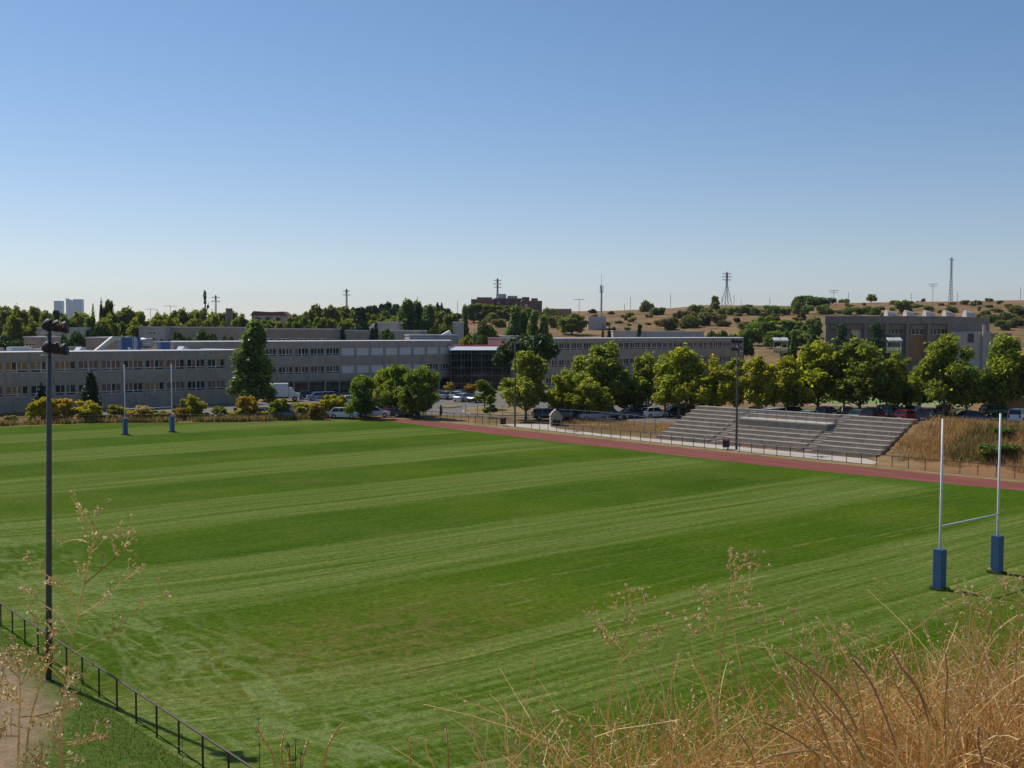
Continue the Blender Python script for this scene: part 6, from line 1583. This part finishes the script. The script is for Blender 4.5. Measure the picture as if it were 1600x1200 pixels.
# green plant with yellow flowers
def flower_plant(px, D, label):
    b = P3(px, 1215, D); t = thing('yellow_flower_plant', label, 'plant', b, 0); r = random.Random(5)
    mb = MB(); lf = MB(); fl = MB()
    for k, (tx, ty) in enumerate(((452, 1168), (462, 1160), (458, 1185), (470, 1180))):
        tip = P3(tx, ty, D) - b; pts = stalk_pts((r.uniform(-.01, .01), 0, -.3), tip, .02, r, 8); rib_tube(mb, pts, .0022, .0012, 4)
        for i, p in enumerate(pts[3:]):
            for q in range(7):
                d = Vector((r.gauss(0, 1), r.gauss(0, 1), r.uniform(.0, 1))).normalized() * r.uniform(.012, .022); s = d.cross(Vector((0, 0, 1))) * .25
                lf.quad(tuple(p), tuple(p + d * .5 + s), tuple(p + d), tuple(p + d * .5 - s))
        if k != 1:
            for c in (pts[-2], pts[-4]):
                for q in range(9):
                    a = q * .7; d = Vector((cos(a), sin(a) * .6, .5)) * .013; s = Vector((-sin(a), cos(a), 0)) * .005
                    fl.quad(tuple(c), tuple(c + d * .6 + s), tuple(c + d), tuple(c + d * .6 - s))
    mb.build('stem', M['greenstem'], t); lf.build('leaves', M['greenstem'], t); fl.build('flowers', M['yellowflower'], t)
flower_plant(456, 3.3, "green plant with small yellow flowers at the bottom edge")
def leafy_stalk(px, yt, D, label):
    b = P3(px, 1215, D); t = thing('green_weed', label, 'plant', b, 0); r = random.Random(int(px)); mb = MB(); lf = MB()
    pts = stalk_pts((0, 0, -.3), P3(px + 2, yt, D) - b, .02, r, 12); rib_tube(mb, pts, .0018, .0008, 4)
    for p in pts[2:]:
        for q in range(5):
            d = Vector((r.gauss(0, 1), r.gauss(0, 1), r.uniform(.2, 1))).normalized() * r.uniform(.01, .02); s = d.cross(Vector((0, 0, 1))) * .3
            lf.quad(tuple(p), tuple(p + d * .5 + s), tuple(p + d), tuple(p + d * .5 - s))
    mb.build('stem', M['greenstem'], t); lf.build('leaves', M['greenstem'], t)
leafy_stalk(402, 1125, 3.6, "thin green leafy weed left of the seed spikes with yellow flowers")
leafy_stalk(282, 1150, 4.2, "thin green leafy weed in front of the near railing's lower end")
# branching dead weeds
def weed(main_px, branches_px, D, label, rs=.0040, burr=1.0, seed=1, twig=1.0):
    r = random.Random(seed)
    b = P3(*main_px[-1], D); t = thing('dead_weed', label, 'plant', b, 0, 'branching dead weeds in the foreground')
    mb = MB(); bu = MB()
    def burrs(c, n, s):
        for q in range(n):
            d = Vector((r.gauss(0, 1), r.gauss(0, 1), r.gauss(0, 1))).normalized(); e = d * s * 1.25 * r.uniform(.5, 1.2); w_ = d.cross(Vector((r.gauss(0, 1), r.gauss(0, 1), r.gauss(0, 1)))).normalized() * s * r.uniform(.25, .5)
            o_ = c + Vector((r.gauss(0, s * .5), r.gauss(0, s * .5), r.gauss(0, s * .5)))
            bu.quad(tuple(o_ - e * .5), tuple(o_ + w_), tuple(o_ + e), tuple(o_ - w_))
    def path(pp, d0=0.0, dd=.05):
        return [P3(x, y, D + d0 + dd * i) - b for i, (x, y) in enumerate(pp)]
    def smooth(loc, k=5):
        out = []
        for i in range(len(loc) - 1):
            p0 = loc[max(0, i - 1)]; p1 = loc[i]; p2 = loc[i + 1]; p3 = loc[min(len(loc) - 1, i + 2)]
            for q in range(k):
                s = q / k; out.append(0.5 * ((2 * p1) + (p2 - p0) * s + (2 * p0 - 5 * p1 + 4 * p2 - p3) * s * s + (3 * p1 - p0 - 3 * p2 + p3) * s ** 3))
        return out + [loc[-1]]
    m_ = smooth(path(main_px, 0, 0.0)); m_.append(m_[-1] + Vector((0.02, .05, -max(.2, b.z - T(b.x, b.y)))))
    rib_tube(mb, m_, rs * .32, rs * .85, 5)
    def twigs(pts, s0=.5):
        n = len(pts)
        for i, p in enumerate(pts):
            if i < n * .2: continue
            if r.random() < .8 * twig:
                d = (pts[min(n - 1, i + 1)] - pts[max(0, i - 1)]).normalized(); s = d.cross(Vector((r.gauss(0, 1), r.gauss(0, 1), r.gauss(0, 1)))).normalized()
                ln = r.uniform(.015, .055) * (1.2 - .4 * i / n); e = p + (s * .8 + d * .5 + Vector((0, 0, .35))) * ln
                mid = p.lerp(e, .5) + Vector((0, 0, -.004)); rib_tube(mb, [p, mid, e], .0015, .0010, 3); burrs(e, int(5 * burr), .0065)
                if r.random() < .5: burrs(mid, int(3 * burr), .0055)
    for k, bp in enumerate(branches_px):
        q = smooth(path(bp, 0, (-.05 if k % 2 else .05))); rib_tube(mb, q, rs * .45, rs * .22, 4); twigs(q); burrs(q[-1], int(7 * burr), .007)
    top = m_[:int(len(m_) * .45)][::-1]; twigs(top); burrs(m_[0], int(8 * burr), .007)
    mb.build('stem', M['stem'], t); o = bu.build('seed_burrs', M['burr'], t); o['kind'] = 'stuff'
    return t
weed([(150, 800), (146, 840), (138, 880), (132, 915), (122, 960), (112, 1000), (106, 1060), (100, 1110), (94, 1160), (90, 1215)],
     [[(138, 872), (155, 838), (180, 832), (207, 828)], [(132, 912), (165, 885), (190, 862), (198, 850)], [(122, 962), (150, 945), (188, 912), (218, 888)], [(112, 1022), (150, 1002), (180, 985), (215, 950), (260, 926)],
      [(138, 848), (120, 843), (96, 848)], [(122, 944), (98, 912), (75, 900), (40, 872)], [(110, 990), (90, 960), (60, 940), (38, 920)], [(146, 830), (130, 812), (124, 788)], [(105, 1004), (80, 972), (52, 968)], [(94, 1165), (130, 1160), (165, 1150)]], 3.3, "tall branching dead weed in front of the near lamp pole", .0052, 1.0, 3)
weed([(85, 990), (78, 1030), (60, 1080), (45, 1140), (40, 1215)], [[(78, 1030), (110, 1045), (128, 1055)], [(66, 1060), (30, 1040), (15, 1025)], [(60, 1085), (20, 1070), (-5, 1060)], [(52, 1120), (90, 1110), (120, 1095)], [(48, 1140), (10, 1130), (-10, 1120)], [(60, 1075), (50, 1040), (22, 1010)], [(74, 1040), (95, 1060), (108, 1090)], [(52, 1110), (30, 1090), (5, 1092)]], 3.0, "bushy dead weed with curled pale leaves in the lower left corner", .0044, 2.4, 8, 1.3)
weed([(28, 1035), (32, 1080), (30, 1130), (28, 1215)], [[(32, 1070), (52, 1050), (62, 1030)], [(30, 1100), (8, 1085), (-8, 1090)], [(30, 1120), (60, 1120), (80, 1128)], [(29, 1150), (0, 1150)], [(30, 1160), (50, 1180), (60, 1200)]], 2.8, "second dead weed with curled leaves, nearest the left edge", .0039, 2.6, 12, 1.3)
weed([(92, 1150), (98, 1175), (96, 1215)], [[(94, 1160), (120, 1158), (165, 1150)], [(96, 1180), (70, 1172), (60, 1190)], [(97, 1190), (118, 1186)]], 2.9, "small dead weed at the bottom, right of the lower left corner", .0036, 2.2, 14, 1.3)
weed([(983, 922), (981, 950), (978, 985), (976, 1010), (965, 1042), (955, 1080), (948, 1140), (945, 1215)], [[(980, 975), (995, 960), (1010, 935)], [(977, 1005), (1000, 985), (1034, 985)], [(965, 1040), (985, 1020), (1002, 1010), (1030, 990)], [(976, 1020), (958, 1000), (942, 985), (938, 975)], [(980, 960), (960, 950), (958, 948)], [(975, 1020), (960, 1010), (942, 995), (922, 958)], [(983, 940), (1000, 935), (1010, 934)]], 4.0, "dead weed left of the two tall ones in the middle right, with white burrs", .0041, 1.3, 21)
weed([(1142, 862), (1140, 890), (1148, 910), (1138, 935), (1134, 970), (1130, 1005), (1125, 1030), (1122, 1080), (1110, 1140), (1105, 1215)], [[(1140, 905), (1160, 885), (1165, 868)], [(1148, 890), (1170, 880), (1185, 884)], [(1136, 948), (1115, 925), (1090, 930)], [(1125, 1025), (1110, 990), (1105, 955), (1104, 940)], [(1134, 982), (1180, 975), (1220, 965), (1242, 952)], [(1134, 1006), (1180, 1010), (1215, 1014), (1255, 1010)], [(1138, 952), (1160, 948), (1172, 950)], [(1106, 975), (1090, 985), (1088, 990)], [(1107, 960), (1080, 960), (1035, 955)], [(1126, 1020), (1140, 1040), (1158, 1085)], [(1146, 925), (1165, 920), (1172, 910)]], 3.8, "tallest branching dead weed in the middle right, its burred top against the dark stripe", .0046, 1.5, 30)
weed([(1598, 905), (1575, 925), (1555, 950), (1540, 990), (1535, 1040), (1545, 1120), (1550, 1215)], [[(1555, 950), (1530, 930), (1500, 920)], [(1545, 962), (1535, 955), (1500, 925)], [(1560, 940), (1540, 985), (1525, 1000), (1485, 945)], [(1535, 1020), (1520, 980), (1525, 950), (1545, 935)], [(1540, 985), (1570, 975), (1595, 962)], [(1538, 1030), (1510, 1010), (1480, 1000)], [(1575, 925), (1570, 910), (1562, 905)]], 3.7, "arching dead weed at the right edge below the near goal", .0044, 1.4, 41)
weed([(1306, 985), (1300, 1010), (1290, 1050), (1285, 1110), (1280, 1215)], [[(1302, 1000), (1318, 990), (1325, 978)], [(1298, 1020), (1280, 1000), (1258, 985)], [(1300, 1012), (1315, 1015), (1330, 1008)], [(1292, 1040), (1270, 1020), (1252, 1008)]], 4.2, "small dead weed above the leaning seed spikes", .0033, 1.3, 44)
# long bare straws standing clear of the mass
def straw(pp, D, label, rs=.0020):
    b = P3(*pp[-1], D); t = []
    loc = [P3(x, y, D + .02 * i) - b for i, (x, y) in enumerate(pp)]
    out = []
    for i in range(len(loc) - 1):
        p0 = loc[max(0, i - 1)]; p1 = loc[i]; p2 = loc[i + 1]; p3 = loc[min(len(loc) - 1, i + 2)]
        for q in range(6):
            s = q / 6; out.append(0.5 * ((2 * p1) + (p2 - p0) * s + (2 * p0 - 5 * p1 + 4 * p2 - p3) * s * s + (3 * p1 - p0 - 3 * p2 + p3) * s ** 3))
    out += [loc[-1], loc[-1] + Vector((0, 0, -max(.1, b.z - T(b.x, b.y))))]
    mb = MB(); rib_tube(mb, out, rs * .5, rs * 1.2, 4); o = mb.build('dry_straw', M['straw']); o.location = b
    tag(o, label, 'straw', 'single straws in the foreground')
for pp, D, lab in (([(836, 1020), (828, 1070), (815, 1130), (808, 1210)], 4.0, "tall thin straw standing left of the straw mass"), ([(752, 1108), (738, 1125), (745, 1165), (756, 1210)], 3.8, "pale straw hooked at its top, leftmost at the bottom edge"),
 ([(684, 1210), (667, 1175), (666, 1152)][::-1], 3.6, "short straw between the two lone seed spikes and the hooked straw"), ([(1080, 1002), (1088, 1030), (1098, 1058), (1112, 1110)], 4.1, "short bare straw left of the tallest dead weed"),
 ([(1584, 905), (1480, 945), (1440, 975), (1390, 1010), (1360, 1050)], 4.0, "long straw slanting up to the right toward the goal pads"), ([(1544, 938), (1524, 965), (1528, 1000), (1540, 1040)], 3.6, "thick pale straw bowed to the left near the right edge"),
 ([(1175, 1035), (1205, 1070), (1240, 1105), (1275, 1125)], 3.5, "pale straw arching over the leaning spikes"), ([(1428, 1010), (1460, 1022), (1500, 1040), (1530, 1060)], 3.9, "pale straw drooping right across the fan of spikes")):
    straw(pp, D, lab)
# ------------------------------------------------------------------ thin summer haze filling the air
mb = MB(); mb.box(-10000, 10000, -10000, 10000, -3, 300)
hm = bpy.data.materials.new("haze_air"); hm.use_nodes = True; nt = hm.node_tree
for n in list(nt.nodes): nt.nodes.remove(n)
ho = N(nt, 'ShaderNodeOutputMaterial'); pv = N(nt, 'ShaderNodeVolumePrincipled')
pv.inputs['Color'].default_value = (0.72, 0.83, 1.0, 1); pv.inputs['Density'].default_value = 0.00005; pv.inputs['Anisotropy'].default_value = 0.2
L(nt, pv.outputs[0], ho.inputs['Volume'])
hz = mb.build('haze', hm); tag(hz, None, None, None, 'stuff')
